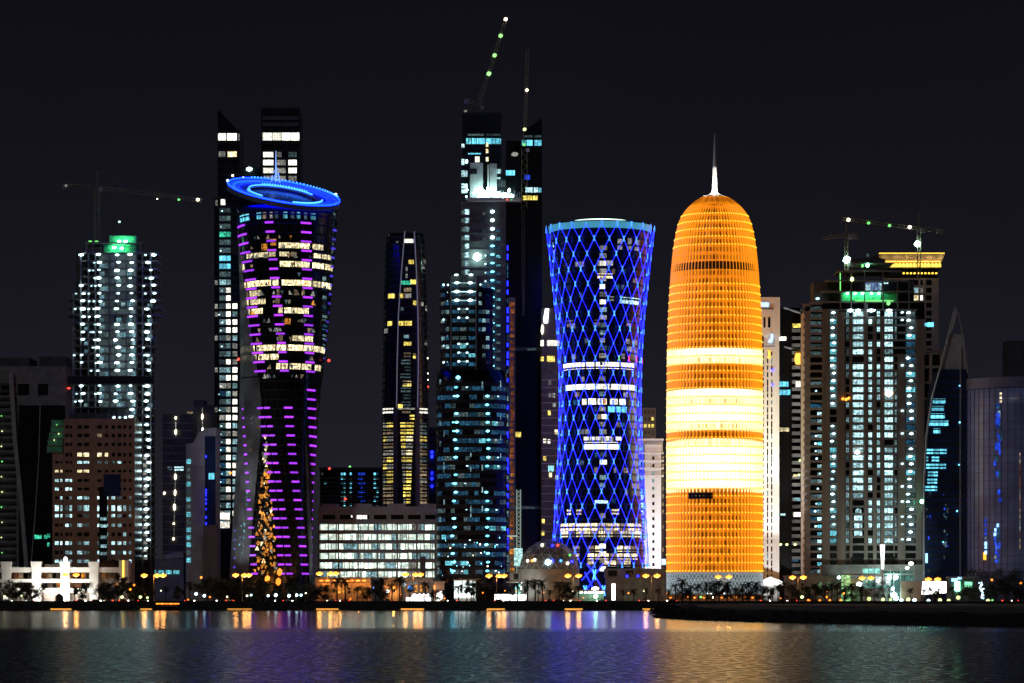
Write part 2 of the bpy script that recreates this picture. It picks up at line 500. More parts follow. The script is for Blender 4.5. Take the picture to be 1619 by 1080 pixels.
ORD = 'first second third fourth fifth sixth seventh eighth ninth tenth eleventh twelfth thirteenth fourteenth fifteenth sixteenth seventeenth eighteenth nineteenth twentieth'.split()
MARKS = [(35, 'the white frame building'), (120, 'the white frame building'), (215, 'the brown stone block'), (290, 'the narrow grey slab'), (345, 'the narrow grey slab'),
         (430, 'the purple-lit twisted tower'), (560, 'the lit car park'), (640, 'the lit car park'), (740, 'the round teal-lit tower'), (805, 'the teal site office'),
         (865, 'the glass dome'), (945, 'the blue lattice tower'), (1020, 'the grey podium wall'), (1130, 'the glowing orange tower'), (1215, 'the white floodlit tower'),
         (1285, 'the low grey hall'), (1385, 'the unfinished tan block'), (1475, 'the white billboard'), (1570, 'the grey glass drum')]
def place_labels(items, noun, cat_words=''):
    """items: list of (px, object); labels name what stands behind and the order along the shore"""
    by = {}
    for px, o in sorted(items, key=lambda t: t[0]):
        mk = min(MARKS, key=lambda t: abs(t[0] - px))[1]
        by.setdefault((o['label'], mk), []).append(o)
    for (base, mk), os_ in by.items():
        for i, o in enumerate(os_):
            if len(os_) == 1: o['label'] = base + ' in front of ' + mk
            else: o['label'] = base + ' before ' + mk + ', ' + ORD[i] + ' from the left'

def flood(root, loc, tgt, watts, colr=(1, 0.98, 0.92), cone=70, name='floodlight', soft=0.6):
    """a spotlight: a housing with a lamp in it"""
    ld = bpy.data.lights.new(name, 'SPOT'); ld.energy = watts; ld.spot_size = math.radians(cone); ld.spot_blend = 0.6; ld.color = colr; ld.shadow_soft_size = soft
    lo = link(bpy.data.objects.new(name + '_beam', ld), root); lo.location = loc
    q = (Vector(tgt) - Vector(loc)).to_track_quat('-Z', 'Y'); lo.rotation_euler = q.to_euler()
    h = piece('box', name, 'steel_dark', root, Vector(loc) - (Vector(tgt) - Vector(loc)).normalized() * 0.9, (1.0, 0.8, 0.8)); h.rotation_euler = q.to_euler()

# ------------------------------------------------------------------ sea, sea wall, ground, headland
def water_mat():
    m, n, l, p = new_mat('sea_water')
    p.inputs['Base Color'].default_value = (0.006, 0.010, 0.016, 1)
    p.inputs['IOR'].default_value = 1.33
    p.inputs['Specular IOR Level'].default_value = 1.0
    g = n.new('ShaderNodeNewGeometry')
    sp = n.new('ShaderNodeSeparateXYZ'); l.new(g.outputs['Position'], sp.inputs[0])
    # sheltered, nearly calm water lies along the sea wall; wind ripples farther out
    mpw = n.new('ShaderNodeMapping'); mpw.inputs['Scale'].default_value = (0.004, 0.012, 1)
    l.new(g.outputs['Position'], mpw.inputs[0])
    wob = n.new('ShaderNodeTexNoise'); wob.inputs['Scale'].default_value = 1.0; wob.inputs['Detail'].default_value = 4
    l.new(mpw.outputs[0], wob.inputs[0])
    ad = n.new('ShaderNodeMath'); ad.operation = 'MULTIPLY_ADD'; ad.inputs[1].default_value = 60.0
    l.new(wob.outputs[0], ad.inputs[0]); l.new(sp.outputs[1], ad.inputs[2])
    calm = n.new('ShaderNodeMapRange'); calm.interpolation_type = 'SMOOTHSTEP'
    calm.inputs[1].default_value = 650; calm.inputs[2].default_value = 760
    calm.inputs[3].default_value = 0.29; calm.inputs[4].default_value = 0.14
    l.new(ad.outputs[0], calm.inputs[0])
    # broad wind streaks
    mps = n.new('ShaderNodeMapping'); mps.inputs['Scale'].default_value = (0.95, 0.26, 1)
    l.new(g.outputs['Position'], mps.inputs[0])
    st = n.new('ShaderNodeTexNoise'); st.inputs['Scale'].default_value = 1.0; st.inputs['Detail'].default_value = 5
    l.new(mps.outputs[0], st.inputs[0])
    sr = n.new('ShaderNodeMapRange'); sr.inputs[1].default_value = 0.3; sr.inputs[2].default_value = 0.7
    sr.inputs[3].default_value = 0.74; sr.inputs[4].default_value = 1.2
    l.new(st.outputs[0], sr.inputs[0])
    mu = n.new('ShaderNodeMath'); mu.operation = 'MULTIPLY'; l.new(calm.outputs[0], mu.inputs[0]); l.new(sr.outputs[0], mu.inputs[1])
    l.new(mu.outputs[0], p.inputs['Roughness'])
    mpb = n.new('ShaderNodeMapping'); mpb.inputs['Scale'].default_value = (0.95, 0.26, 1)
    l.new(g.outputs['Position'], mpb.inputs[0])
    nb = n.new('ShaderNodeTexNoise'); nb.inputs['Scale'].default_value = 1.0; nb.inputs['Detail'].default_value = 5; nb.inputs['Roughness'].default_value = 0.65
    l.new(mpb.outputs[0], nb.inputs[0])
    bp = n.new('ShaderNodeBump'); bp.inputs['Distance'].default_value = 0.35
    bs = n.new('ShaderNodeMapRange'); bs.inputs[1].default_value = 0.14; bs.inputs[2].default_value = 0.29
    bs.inputs[3].default_value = 0.008; bs.inputs[4].default_value = 0.06
    l.new(calm.outputs[0], bs.inputs[0]); l.new(bs.outputs[0], bp.inputs['Strength'])
    l.new(nb.outputs[0], bp.inputs['Height']); l.new(bp.outputs[0], p.inputs['Normal'])
water_mat()

SHORE = 1452.0
m = MB(); bm = m.bm
v = [bm.verts.new(p) for p in ((-9000, -600, 0), (9000, -600, 0), (9000, SHORE + 6, 0), (-9000, SHORE + 6, 0))]
bm.faces.new(v)
tag(m.build('sea', 'sea_water'), 'dark bay water with coloured light reflections', None, None, 'structure')
m = MB(); m.bm.faces.new([m.bm.verts.new(p) for p in ((-9000, SHORE, G), (9000, SHORE, G), (9000, 30000, G), (-9000, 30000, G))])
tag(m.build('ground', 'soil'), None, None, None, 'structure')
m = MB(); m.box(-3000, 3000, SHORE - 1.2, SHORE, -1, G + 0.75); tag(m.build('sea_wall', 'seawall_stone'), None, None, None, 'structure')
m = MB(); m.box(-3000, 3000, SHORE - 3.4, SHORE - 1.204, -1, 0.9); tag(m.build('quay_step', 'seawall_stone'), None, None, None, 'structure')
m = MB(); m.box(-3000, 3000, SHORE + 0.004, SHORE + 30, G - 0.5, G + 0.10); tag(m.build('promenade_pavement', 'paving'), None, None, None, 'structure')
m = MB(); m.box(-3000, 3000, SHORE + 31, SHORE + 52, G - 0.5, G + 0.004); tag(m.build('coast_road', 'asphalt'), None, None, None, 'structure')
m = MB(); m.box(-3000, 3000, SHORE + 52.1, SHORE + 53, G - 0.5, G + 0.14); tag(m.build('kerb', 'concrete'), None, None, None, 'structure')
m = MB()
for i in range(-120, 121): m.box(i * 9, i * 9 + 3, SHORE + 41.4, SHORE + 41.6, G + 0.005, G + 0.012)
tag(m.build('lane_marking', 'white_paint'), None, None, None, 'structure')

# the dark headland in front of the right half: outline as (photo x, distance)
edge = [(1036, 1452), (1040, 1300), (1041, 1180), (1040, 1080), (1046, 1010), (1062, 950), (1100, 905), (1200, 846), (1300, 808), (1400, 778), (1500, 755), (1619, 734), (1800, 715), (2600, 690)]
outer = [Vector((wx(px, d), d, 0)) for px, d in edge]
def offs(k):
    out = []
    for i, p in enumerate(outer):
        a = outer[max(i-1, 0)]; b = outer[min(i+1, len(outer)-1)]
        t = (b - a).normalized(); nrm = Vector((-t.y, t.x, 0))
        if nrm.x < 0 and i < 5: nrm = -nrm
        if i >= 5 and nrm.y < 0: nrm = -nrm
        out.append(p + nrm * k)
    return out
fine = []
for a, b in zip(outer, outer[1:]):
    n_ = max(1, int((b - a).length / 4))
    for i in range(n_): fine.append(a.lerp(b, i / n_))
fine.append(outer[-1])
outer = fine
# smooth inward direction
rows = []
cen = Vector((wx(1400, 1300), 1300, 0))
for (k, z) in ((-1.5, -0.6), (0, 0.15), (2.5, 1.2), (5, 2.1), (8, 2.7), (14, 3.0)):
    r = []
    for i, p in enumerate(outer):
        a = outer[max(i-3, 0)]; b = outer[min(i+3, len(outer)-1)]
        t = (b - a).normalized(); nrm = Vector((-t.y, t.x, 0))
        if (cen - p).dot(nrm) < 0: nrm = -nrm
        j = 0.0 if k < 0 else 0.45
        r.append(p + nrm * (k + rnd.uniform(-j, j) * 2) + Vector((0, 0, z + rnd.uniform(-j, j))))
    rows.append(r)
m = MB(); bm = m.bm
vr = [[bm.verts.new(p) for p in r] for r in rows]
for A, B in zip(vr, vr[1:]):
    for i in range(len(A) - 1): bm.faces.new((A[i], A[i+1], B[i+1], B[i]))
top = [v_ for v_ in vr[-1]]
back = [bm.verts.new((top[-1].co.x, 1451, 3.0)), bm.verts.new((top[0].co.x, 1451, 3.0))]
f = bm.faces.new(top + back)
bmesh.ops.recalc_face_normals(bm, faces=bm.faces[:])
tag(m.build('headland', 'rock'), None, None, None, 'structure')
m = MB()                                                       # rough boulders along its waterline
for r_ in rows[1:4]:
    for p in r_:
        if rnd.random() < .55:
            s_ = rnd.uniform(.5, 1.5)
            bmesh.ops.create_icosphere(m.bm, subdivisions=1, radius=s_, matrix=Matrix.Translation(p + Vector((rnd.uniform(-2, 2), rnd.uniform(-1.5, 1.5), .1))) @ Matrix.Diagonal((1, rnd.uniform(.6, 1.2), rnd.uniform(.5, .8), 1)))
for v_ in m.bm.verts: v_.co += Vector((rnd.uniform(-.25, .25), rnd.uniform(-.25, .25), rnd.uniform(-.15, .15)))
tag(m.build('boulders', 'rock'), 'dark boulders along the waterline of the headland', None, None, 'stuff')
# ------------------------------------------------------------------ glowing orange tower
def orange_tower():
    b = Round('bullet_shaped_tower', 'bullet-shaped round tower glowing orange with white lit floors and a spire', 'tower', 1600, 1130)
    tab = [(305, 5), (309, 13), (313, 23), (318, 31), (324, 38), (332, 46), (340, 51.5), (350, 56.5), (362, 60), (380, 63.5), (400, 66.5), (430, 69.5), (470, 72), (500, 73.5), (560, 75.3), (650, 76.2), (940, 76.4)]
    rp = lambda py: interp(tab, py)
    b.shape(lambda u, py: (rp(py) * math.sin(u), -rp(py) * math.cos(u)))
    N = 76
    # light behind the screen: window bays of each floor
    def drum(name, c1, c2, s, dark):
        """window bays: c2 between them, c1 in the panes, each pane of its own brightness"""
        m, n, l, p = new_mat(name)
        p.inputs['Base Color'].default_value = (0.05, 0.03, 0.01, 1); p.inputs['Roughness'].default_value = 0.4
        tc = n.new('ShaderNodeTexCoord'); sp = n.new('ShaderNodeSeparateXYZ'); l.new(tc.outputs['Object'], sp.inputs[0])
        sg = n.new('ShaderNodeSeparateXYZ'); l.new(tc.outputs['Generated'], sg.inputs[0])
        def mth(op, a, b_=None, c_=None):
            q = n.new('ShaderNodeMath'); q.operation = op
            for i_, v_ in enumerate((a, b_, c_)):
                if v_ is None: continue
                if isinstance(v_, (int, float)): q.inputs[i_].default_value = v_
                else: l.new(v_, q.inputs[i_])
            return q.outputs[0]
        ang = mth('MULTIPLY', mth('ARCTAN2', sp.outputs[0], sp.outputs[1]), N / (2 * PI))
        fx = mth('FRACT', ang); cell = mth('FLOOR', mth('ADD', ang, 0.5))
        wx_ = mth('GREATER_THAN', mth('ABSOLUTE', mth('SUBTRACT', fx, 0.5)), 0.20)
        wz_ = mth('LESS_THAN', mth('ABSOLUTE', mth('SUBTRACT', sg.outputs[2], 0.52)), 0.27)
        cb = n.new('ShaderNodeCombineXYZ'); l.new(cell, cb.inputs[0])
        oi = n.new('ShaderNodeObjectInfo'); l.new(mth('MULTIPLY', oi.outputs['Random'], 91.0), cb.inputs[1])
        wn_ = n.new('ShaderNodeTexWhiteNoise'); wn_.noise_dimensions = '2D'; l.new(cb.outputs[0], wn_.inputs[0])
        sc_ = n.new('ShaderNodeSeparateColor'); l.new(wn_.outputs['Color'], sc_.inputs[0])
        pane = mth('MULTIPLY', mth('MULTIPLY', wx_, wz_), mth('MULTIPLY_ADD', wn_.outputs['Value'], 1 - dark, dark))
        mx = n.new('ShaderNodeMix'); mx.data_type = 'RGBA'; mx.inputs[6].default_value = (*c2, 1); mx.inputs[7].default_value = (*c1, 1)
        l.new(pane, mx.inputs[0]); l.new(mx.outputs[2], p.inputs['Emission Color'])
        l.new(mth('MULTIPLY_ADD', sc_.outputs[1], s * 0.45, s * 0.62), p.inputs['Emission Strength'])
    drum('drum_orange', (0.10, 0.016, 0.001), (1.0, 0.26, 0.004), 0.85, 0.35)
    drum('drum_white', (1.0, 0.88, 0.56), (1.0, 0.84, 0.48), 3.2, 0.5)
    drum('drum_pale', (0.45, 0.24, 0.05), (1.0, 0.80, 0.36), 2.4, 0.0)
    glow('rim_line', (1.0, 0.50, 0.06), 0.95, 0.05)
    glow('screen_orange', (1.0, 0.29, 0.006), 0.95, 0.06)
    glow('screen_bright', (1.0, 0.78, 0.34), 1.5, 0.06)  # fin glow standing in for light from the bright floors
    glow('screen_rim', (1.0, 0.22, 0.004), 0.8, 0.1)
    glow('screen_lamp', (1.0, 0.62, 0.03), 1.4, 0.1)
    glow('screen_grey', (0.70, 0.85, 0.90), 0.42, 0.1)
    lit('lobby_glass', (0.55, 0.70, 0.75), 0.35, lo=0.2)
    solid('mech_brown', (0.06, 0.03, 0.015), 0.7, 0.4, 0.6)
    floors = []
    y = 905.0; p = 13.0
    while y > 322:
        floors.append((max(y - p, 312), y)); y -= p; p = 13.0 if y > 600 else 12.4
    for (yt, yb) in floors:
        ym = (yt + yb) / 2
        if 419 < ym < 432: mat = 'glass_black'
        elif any(a < ym < a + 13 for a in (567, 634, 672, 699)): mat = 'drum_pale'
        elif 552 < ym < 581 or 619 < ym < 686 or 699 < ym < 781: mat = 'drum_white'
        else: mat = 'drum_orange'
        b.ring('glow_band', mat, yt + 0.2, yb - 0.2, -2.2, -1.3, N)
        b.ring('floor_ring', {'glass_black': 'band_black', 'drum_orange': 'screen_rim'}.get(mat, 'rim_line'), yb - 1.2, yb + 0.1, -1.28, -0.35, N)
    b.loft('core', 'glass_black', [310 + 8 * i for i in range(80)], 48, True, -2.4)
    # vertical fins of the outer screen
    fs = [yb for (_, yb) in floors]
    for k in range(N):
        u = 2 * PI * (k + 0.5) / N - PI
        bm = bmesh.new(); du = 0.085 / (76 * b.k)
        ys = [905 - 585 * i / 117 for i in range(118)]
        ring = []
        for py in ys:
            if 419 < py < 431: w_ = 0.0
            o0, o1 = -1.0, 0.0
            ring.append([bm.verts.new(b.S(u + s_ * du, py, o)) for s_, o in ((-1, o0), (1, o0), (1, o1), (-1, o1))])
        for A, B in zip(ring, ring[1:]):
            for i in range(4): bm.faces.new((A[i], A[(i+1) % 4], B[(i+1) % 4], B[i]))
        bm.faces.new(ring[0][::-1]); bm.faces.new(ring[-1])
        me = bpy.data.meshes.new('fin'); bm.to_mesh(me); bm.free(); me.materials.append(M['screen_orange']); me.materials.append(M['screen_bright'])
        for p_ in me.polygons:
            yy = HY - (p_.center.z + b.gz - CAMZ) / b.k
            if 553 < yy < 580 or 620 < yy < 685 or 700 < yy < 780: p_.material_index = 1
        link(bpy.data.objects.new('fin', me), b.root)
    # lamps where each floor meets the fins
    bm = bmesh.new()
    for (yt, yb) in floors:
        if 405 < yb < 445 or yb < 345: continue
        for k in range(N):
            u = 2 * PI * (k + 0.5) / N - PI
            c = b.S(u, yb - 2.0, -0.1)
            bmesh.ops.create_icosphere(bm, subdivisions=1, radius=0.46, matrix=Matrix.Translation(c))
    me = bpy.data.meshes.new('screen_lamps'); bm.to_mesh(me); bm.free(); me.materials.append(M['screen_lamp'])
    tag(link(bpy.data.objects.new('screen_lamps', me), b.root), None, None, None, 'stuff')
    b.ring('mechanical_floor', 'mech_brown', 421, 430.5, -1.2, -0.55, N)
    for x0, x1 in ((1085, 1122),): b.pxpanel('dark_screen_panel', 'band_black', x0, x1, 781, 791, -0.2, 0.3)
    # grey lobby with a diamond lattice
    b.ring('lobby_glass', 'lobby_glass', 905.3, 951, -1.6, -1.2, N)
    m = MB()
    for k in range(N):
        for s_ in (-1, 1):
            for (ya, yb) in ((906, 917), (917, 928), (928, 939)):
                u0 = 2 * PI * k / N; u1 = u0 + s_ * 2 * PI / N
                if ya == 917: u0, u1 = u1, u0
                m.bar(b.S(u0, ya, -0.1), b.S(u1, yb, -0.1), 0.16, 4)
    tag(m.build('lobby_lattice', 'screen_grey', b.root), None, None, None, 'stuff')
    for yy in (906, 917, 928): b.ring('lobby_ring', 'screen_grey', yy, yy + 0.9, -0.3, 0.15, N)
    # spire, white-lit
    glow('spire_light', (0.95, 0.95, 0.92), 0.9, 0.05)
    m = MB(); m.lathe([(rp(y_) * b.k, b.Z(y_)) for y_ in (327, 322, 318, 315, 312)], 48); m.build('dome_cap', 'drum_orange', b.root)
    m = MB(); m.lathe([(23 * b.k, b.Z(312.5)), (15 * b.k, b.Z(310)), (9 * b.k, b.Z(307.5)), (5.2 * b.k, b.Z(304)), (4.2 * b.k, b.Z(297)), (3.3 * b.k, b.Z(275)), (2.4 * b.k, b.Z(250)), (0.7 * b.k, b.Z(211))], 16)
    m.build('spire', 'white_paint', b.root, True)
    for a in range(6):
        t = 2 * PI * a / 6
        ld = bpy.data.lights.new('spire_flood', 'SPOT'); ld.energy = 16000; ld.spot_size = math.radians(50); ld.color = (1, 0.95, 0.85); ld.shadow_soft_size = 0.3
        lo = link(bpy.data.objects.new('spire_flood', ld), b.root)
        lo.location = (13.5 * math.sin(t), -13.5 * math.cos(t), b.Z(313)); tgt = Vector((0, 0, b.Z(292)))
        lo.rotation_euler = (tgt - lo.location).to_track_quat('-Z', 'Y').to_euler()
        piece('box', 'floodlight', 'steel_dark', b.root, lo.location - (tgt - lo.location).normalized() * .8, (.7, .7, .5))
orange_tower()

# ------------------------------------------------------------------ blue lattice tower
def lattice_tower():
    b = Round('waisted_lattice_tower', 'waisted round tower wrapped in a blue light lattice with a cyan-lit rim', 'tower', 1580, 949)
    tab = [(355, 86), (400, 80.5), (450, 75), (500, 69.5), (550, 66), (600, 64.3), (640, 64), (700, 65.5), (760, 68.5), (820, 72), (870, 75), (900, 76.5), (951, 79)]
    rp = lambda py: interp(tab, py)
    b.shape(lambda u, py: (rp(py) * math.sin(u), -rp(py) * math.cos(u)))
    b.loft('glass_wall', 'glass_black', [357 + 594 * i / 40 for i in range(41)], 72, True, -2.0)
    pitch = 11.9
    ys = [371 + pitch * i for i in range(45)]
    for y in ys: b.ring('floor_edge', 'band_black', y - 1.6, y + 1.2, -2.02, -1.6, 60)
    W = lambda x0, x1, y0, y1, mat: b.pxpanel('window', mat, x0, x1, y0, y1, -2.03, -1.8)
    for seg in ((885, 903), (905, 921), (923, 937), (940, 958), (960, 980), (983, 1006)): W(*seg, 577, 587, 'lit_white')
    for seg in ((888, 905), (907, 921), (923, 938), (940, 958), (960, 982), (984, 1008)): W(*seg, 611, 621, 'lit_white')
    for seg in ((916, 924), (927, 940), (943, 958), (964, 977), (981, 991)): W(*seg, 634, 643, 'lit_white')
    W(947, 957, 634.5, 642.5, 'lit_orange')
    for seg in ((961, 972), (974, 983), (985, 993)): W(*seg, 646, 656, 'lit_cyan')
    for seg in ((919, 927), (930, 938), (940, 955), (957, 967), (974, 983)): W(*seg, 693, 699, 'lit_white')
    W(920, 978, 702, 713, 'lit_white')
    for seg in ((911, 920), (922, 927), (946, 956)): W(*seg, 681, 689, 'lit_white_dim')
    for y0, y1 in ((829, 840), (841, 850)):
        for i in range(11):
            x = 881 + i * 12.6
            if rnd.random() < 0.93: W(x, x + 11.2, y0, y1, 'lit_warm' if rnd.random() < 0.75 else 'lit_warm_dim')
    for y0, y1 in ((864, 873), (876, 885), (887, 896)):
        for i in range(9):
            x = 901 + i * 12.4
            if rnd.random() < 0.85: W(x, x + 10.5, y0, y1, 'lit_warm' if rnd.random() < 0.7 else 'lit_warm_dim')
    for seg in ((891, 897), (907, 915), (967, 979)): W(*seg, 807, 815, 'lit_warm')
    for seg in ((938, 960),): W(*seg, 793, 800, 'lit_cool')
    for seg in ((981, 999), (1000, 1014)): W(*seg, 475, 485, 'lit_cool')
    for seg in ((964, 970),): W(*seg, 475, 482, 'lit_white_dim')
    for seg in ((942, 968),): W(*seg, 440, 447, 'lit_warm')
    for seg in ((942, 968),): W(*seg, 419, 427, 'lit_white_dim')
    for seg in ((976, 984), (993, 1000), (1006, 1013), (1007, 1013)): W(*seg, 385 + rnd.uniform(-3, 9), 402, 'lit_white_dim')
    for seg in ((891, 901), (937, 946), (993, 1000)): W(*seg, 508 + rnd.uniform(0, 6), 520, 'lit_warm_dim')
    for y in ys[2:]:
        if rnd.random() < 0.8: W(946, 955 + rnd.uniform(0, 4), y + 2, y + 9, rnd.choice(['lit_white_dim', 'lit_white_dim', 'lit_cool_dim', 'lit_cool_soft', 'lit_white']))
    for _ in range(46):
        y = rnd.choice(ys[2:-4]) + 2; r_ = rp(y) * 0.85; x = 949 + rnd.uniform(-r_, r_)
        W(x, x + rnd.uniform(4, 9), y, y + 7.5, rnd.choice(['lit_warm_dim', 'lit_white_dim', 'lit_cool_dim', 'lit_blue_dim']))
    # rim: cyan-lit drum inside the lattice top
    glow('rim_light', (0.08, 0.52, 0.72), 0.5, 0.05); glow('rim_core', (0.70, 1.0, 0.90), 2.6, 0.05)
    b.ring('rim_screen', 'rim_light', 359, 369, -1.9, -1.2, 64)
    m = MB(); m.lathe([(57 * b.k, b.Z(359)), (55 * b.k, b.Z(354)), (46 * b.k, b.Z(351.2)), (30 * b.k, b.Z(350.6))], 40); m.build('roof_lantern', 'rim_core', b.root, True)
    # the lattice
    N = 22; rows = 25; dy = 23.1; y0 = 363.0
    def pt(j, r): return (2 * PI * j / N - PI, y0 + dy * r)
    for j in range(N):
        for s_ in (-1, 1):
            m = MB(); pts = []
            for q in range((rows - 2) * 3 + 1):
                r = q / 3.0
                pts.append(b.S(2 * PI * (j + 0.5 * s_ * r) / N - PI, y0 + dy * r, 0.25))
            m.path(pts, 0.105, 5); m.build('light_tube', 'led_blue', b.root)
    nodes = []
    for r in range(rows - 1):
        for j in range(N):
            u = 2 * PI * (j + (0.5 if r % 2 else 0)) / N - PI
            u = (u + PI) % (2 * PI) - PI
            nodes.append((abs(u), u, r))
    nodes.sort()
    rest = MB()
    for i, (_, u, r) in enumerate(nodes):
        py = y0 + dy * r; c = b.S(u, py, 0.45)
        if i < 300:
            mat = 'led_node'
            if r == 9 and u > 0.2: mat = 'led_red' if int(u * 10) % 2 else 'lamp_green'
            s = 1.3 if rnd.random() < 0.85 else 0.6
            o = piece('node', 'node_light', mat, b.root, c, (s * 1.1, s * 0.8, s * 1.7), (0, 0, u))
        else:
            bmesh.ops.create_icosphere(rest.bm, subdivisions=1, radius=0.8, matrix=Matrix.Translation(c))
    tag(rest.build('rear_node_lights', 'led_node', b.root), None, None, None, 'stuff')
    # the portal: the lattice touches down in front of the entrance
    m = MB(); f0 = b.S(0, 951, 2.0)
    for (xa, ya, xb, yb) in ((918, 918, 938, 895), (938, 936, 923, 905), (923, 936, 940, 912), (938, 910, 953, 936), (938, 910, 926, 892), (938, 910, 951, 892)):
        m.bar((b.X(xa), b.S(b.u_at(xa, ya), ya, 0.4).y, b.Z(ya)), (b.X(xb), b.S(b.u_at(xb, yb), yb, 0.4).y, b.Z(yb)), 0.27, 5)
    m.build('portal_tubes', 'led_blue', b.root)
    for (x, y) in ((938, 909), (924, 934), (952, 934)):
        u = b.u_at(x, y); piece('node', 'node_light', 'led_cyan', b.root, b.S(u, y, 0.6), (2.6, 1.6, 4.2))
lattice_tower()

# ------------------------------------------------------------------ twisted tower with the blue ring
def twisted_tower():
    b = Round('twisted_tower', 'twisted glass tower with purple light dashes under a tilted blue ring', 'tower', 1580, 440)
    L = [(330, 366), (345, 370), (400, 373), (480, 377), (560, 378), (640, 377), (700, 374), (780, 370), (850, 366), (920, 361), (951, 360)]
    Rr = [(330, 536), (400, 532), (480, 526), (560, 519), (620, 512), (700, 506), (780, 501), (850, 499), (920, 498), (951, 498)]
    def tw(py): return math.radians(62) * (py - 330) / 600
    def fn(u, py):
        l, r = interp(L, py), interp(Rr, py)
        w = (r - l) / 2; c = (r + l) / 2 - 440
        e = 1.0 + 0.045 * math.cos(3 * (u - tw(py)) + 0.6)
        mx_ = 1.045
        return (c + w * e / mx_ * math.sin(u), -w * 0.92 * e / mx_ * math.cos(u))
    b.shape(fn)
    b.loft('glass_wall', 'glass_black', [332 + 619 * i / 60 for i in range(61)], 72, True, -0.6)
    pitch = 14.4; ys = [347 + pitch * i for i in range(41)]
    for y in ys: b.ring('floor_edge', 'band_black', y - 1.2, y + 1.4, -0.62, -0.25, 60)
    # slanted glazing bars
    m = MB()
    for k in range(40):
        for s_ in (-1, 1):
            pts = [b.S(2 * PI * k / 40 + s_ * 0.055 * i, 347 + 14.4 * i, -0.3) for i in range(42)]
            m.path(pts, 0.10, 3)
    tag(m.build('glazing_bars', 'steel_dark', b.root), None, None, None, 'stuff')
    P = lambda name, mat, x0, x1, y0, y1, o0=-0.61, o1=-0.35: b.pxpanel(name, mat, x0, x1, y0, y1, o0, o1)
    bands = [(391, 400, ((446, 478, 'w'), (479, 494, 'w'), (499, 507, 'w'), (508, 514, 'w'))),
             (405, 413, ((366, 383, 'd'), (392, 428, 'w'), (430, 441, 'w'), (447, 463, 'w'), (466, 474, 'd'), (500, 511, 'w'), (513, 525, 'w'))),
             (420, 429, ((374, 387, 'w'), (448, 470, 'w'), (472, 494, 'w'), (499, 515, 'w'), (517, 531, 'w'))),
             (448, 458, ((371, 390, 'w'), (393, 433, 'w'), (436, 446, 'w'), (451, 472, 'w'), (474, 496, 'w'), (499, 510, 'w'), (512, 527, 'w'))),
             (464, 473, ((383, 394, 'd'), (397, 416, 'w'), (443, 447, 'd'), (470, 474, 'd'), (482, 486, 'd'))),
             (477, 486, ((383, 395, 'w'), (399, 424, 'w'), (440, 448, 'd'))),
             (492, 501, ((376, 397, 'w'), (401, 419, 'w'), (445, 452, 'w'), (455, 470, 'w'), (471, 492, 'w'))),
             (535, 544, ((380, 397, 'd'), (445, 452, 'd'), (468, 476, 'w'), (477, 486, 'w'), (487, 498, 'w'))),
             (549, 559, ((369, 378, 'w'), (381, 405, 'w'), (409, 440, 'w'), (442, 457, 'w'), (460, 483, 'w'), (485, 498, 'w'), (500, 508, 'w'), (510, 520, 'w'))),
             (564, 573, ((382, 408, 'w'), (412, 430, 'w'), (432, 445, 'w'))),
             (579, 588, ((442, 448, 'w'), (450, 460, 'w'), (463, 480, 'w'), (482, 496, 'w'), (501, 509, 'w')))]
    for y0, y1, segs in bands:
        for x0, x1, k in segs: P('window', 'lit_warm' if k == 'w' else 'lit_warm_dim', x0, x1, y0, y1)
    for x0, x1, mt in ((380, 388, 'lit_cyan'), (390, 397, 'lit_cyan'), (411, 418, 'lit_cyan'), (420, 426, 'lit_warm_dim'), (432, 436, 'lit_white_dim'), (440, 446, 'lit_cool_dim'), (454, 460, 'lit_teal'), (465, 471, 'lit_cool_dim'), (475, 480, 'lit_teal'), (486, 490, 'lit_cool_dim'), (496, 503, 'lit_teal')):
        P('window', mt, x0, x1, 344, 354)
    def TRI(mat, x, y, s_, off):
        up = rnd.choice((-1, 1)); sk = rnd.uniform(-.5, .5) * s_
        pts = [(x - s_, y + up * s_), (x + s_, y + up * s_), (x + sk, y - up * s_ * 1.3)]
        if up < 0: pts.reverse()
        bm = bmesh.new(); a = [bm.verts.new(b.S(b.u_at(px, py), py, off)) for px, py in pts]; c = [bm.verts.new(b.S(b.u_at(px, py), py, off - 0.25)) for px, py in pts]
        bm.faces.new(a); bm.faces.new(c[::-1])
        for i in range(3): bm.faces.new((a[i], c[i], c[(i+1) % 3], a[(i+1) % 3]))
        me = bpy.data.meshes.new('facet'); bm.to_mesh(me); bm.free(); me.materials.append(M[mat]); link(bpy.data.objects.new('facet', me), b.root)
    # small scattered lit triangles of the crystalline upper floors
    for _ in range(80):
        y = rnd.choice(ys[2:18]) + 3; x = rnd.uniform(400, 500)
        mt = rnd.choice(['lit_orange', 'lit_warm_dim', 'lit_white_dim', 'lit_warm_dim', 'lit_cool_dim'])
        TRI(mt, x, y + 4, rnd.uniform(1.5, 3.6), -0.2)
    for (x, y) in ((459, 513), (422, 397), (437, 390)): P('window', 'lit_orange', x - 4, x + 5, y - 4, y + 6)
    for y in range(440, 590, 15): P('window', rnd.choice(['lit_cool_dim', 'lit_blue_dim', 'lit_cool_soft']), 513, 518, y, y + 8)
    # purple light dashes, one set for each floor
    cols_ = [([(360, 381), (450, 400), (500, 402), (590, 415), (640, 419), (700, 430), (780, 441), (850, 451), (910, 456)], [(360, 17), (590, 18), (640, 20), (910, 21)]),
             ([(360, 431), (470, 442), (560, 451), (640, 459), (740, 468), (840, 479), (915, 486)], [(360, 14), (640, 13), (915, 9)]),
             ([(360, 488), (500, 491), (600, 494), (640, 495), (750, 498), (915, 499)], [(360, 15), (640, 11), (750, 6), (915, 3)]),
             ([(640, 385), (700, 390), (780, 396), (840, 401), (912, 407)], [(640, 2.5), (740, 5), (840, 8), (912, 10)])]
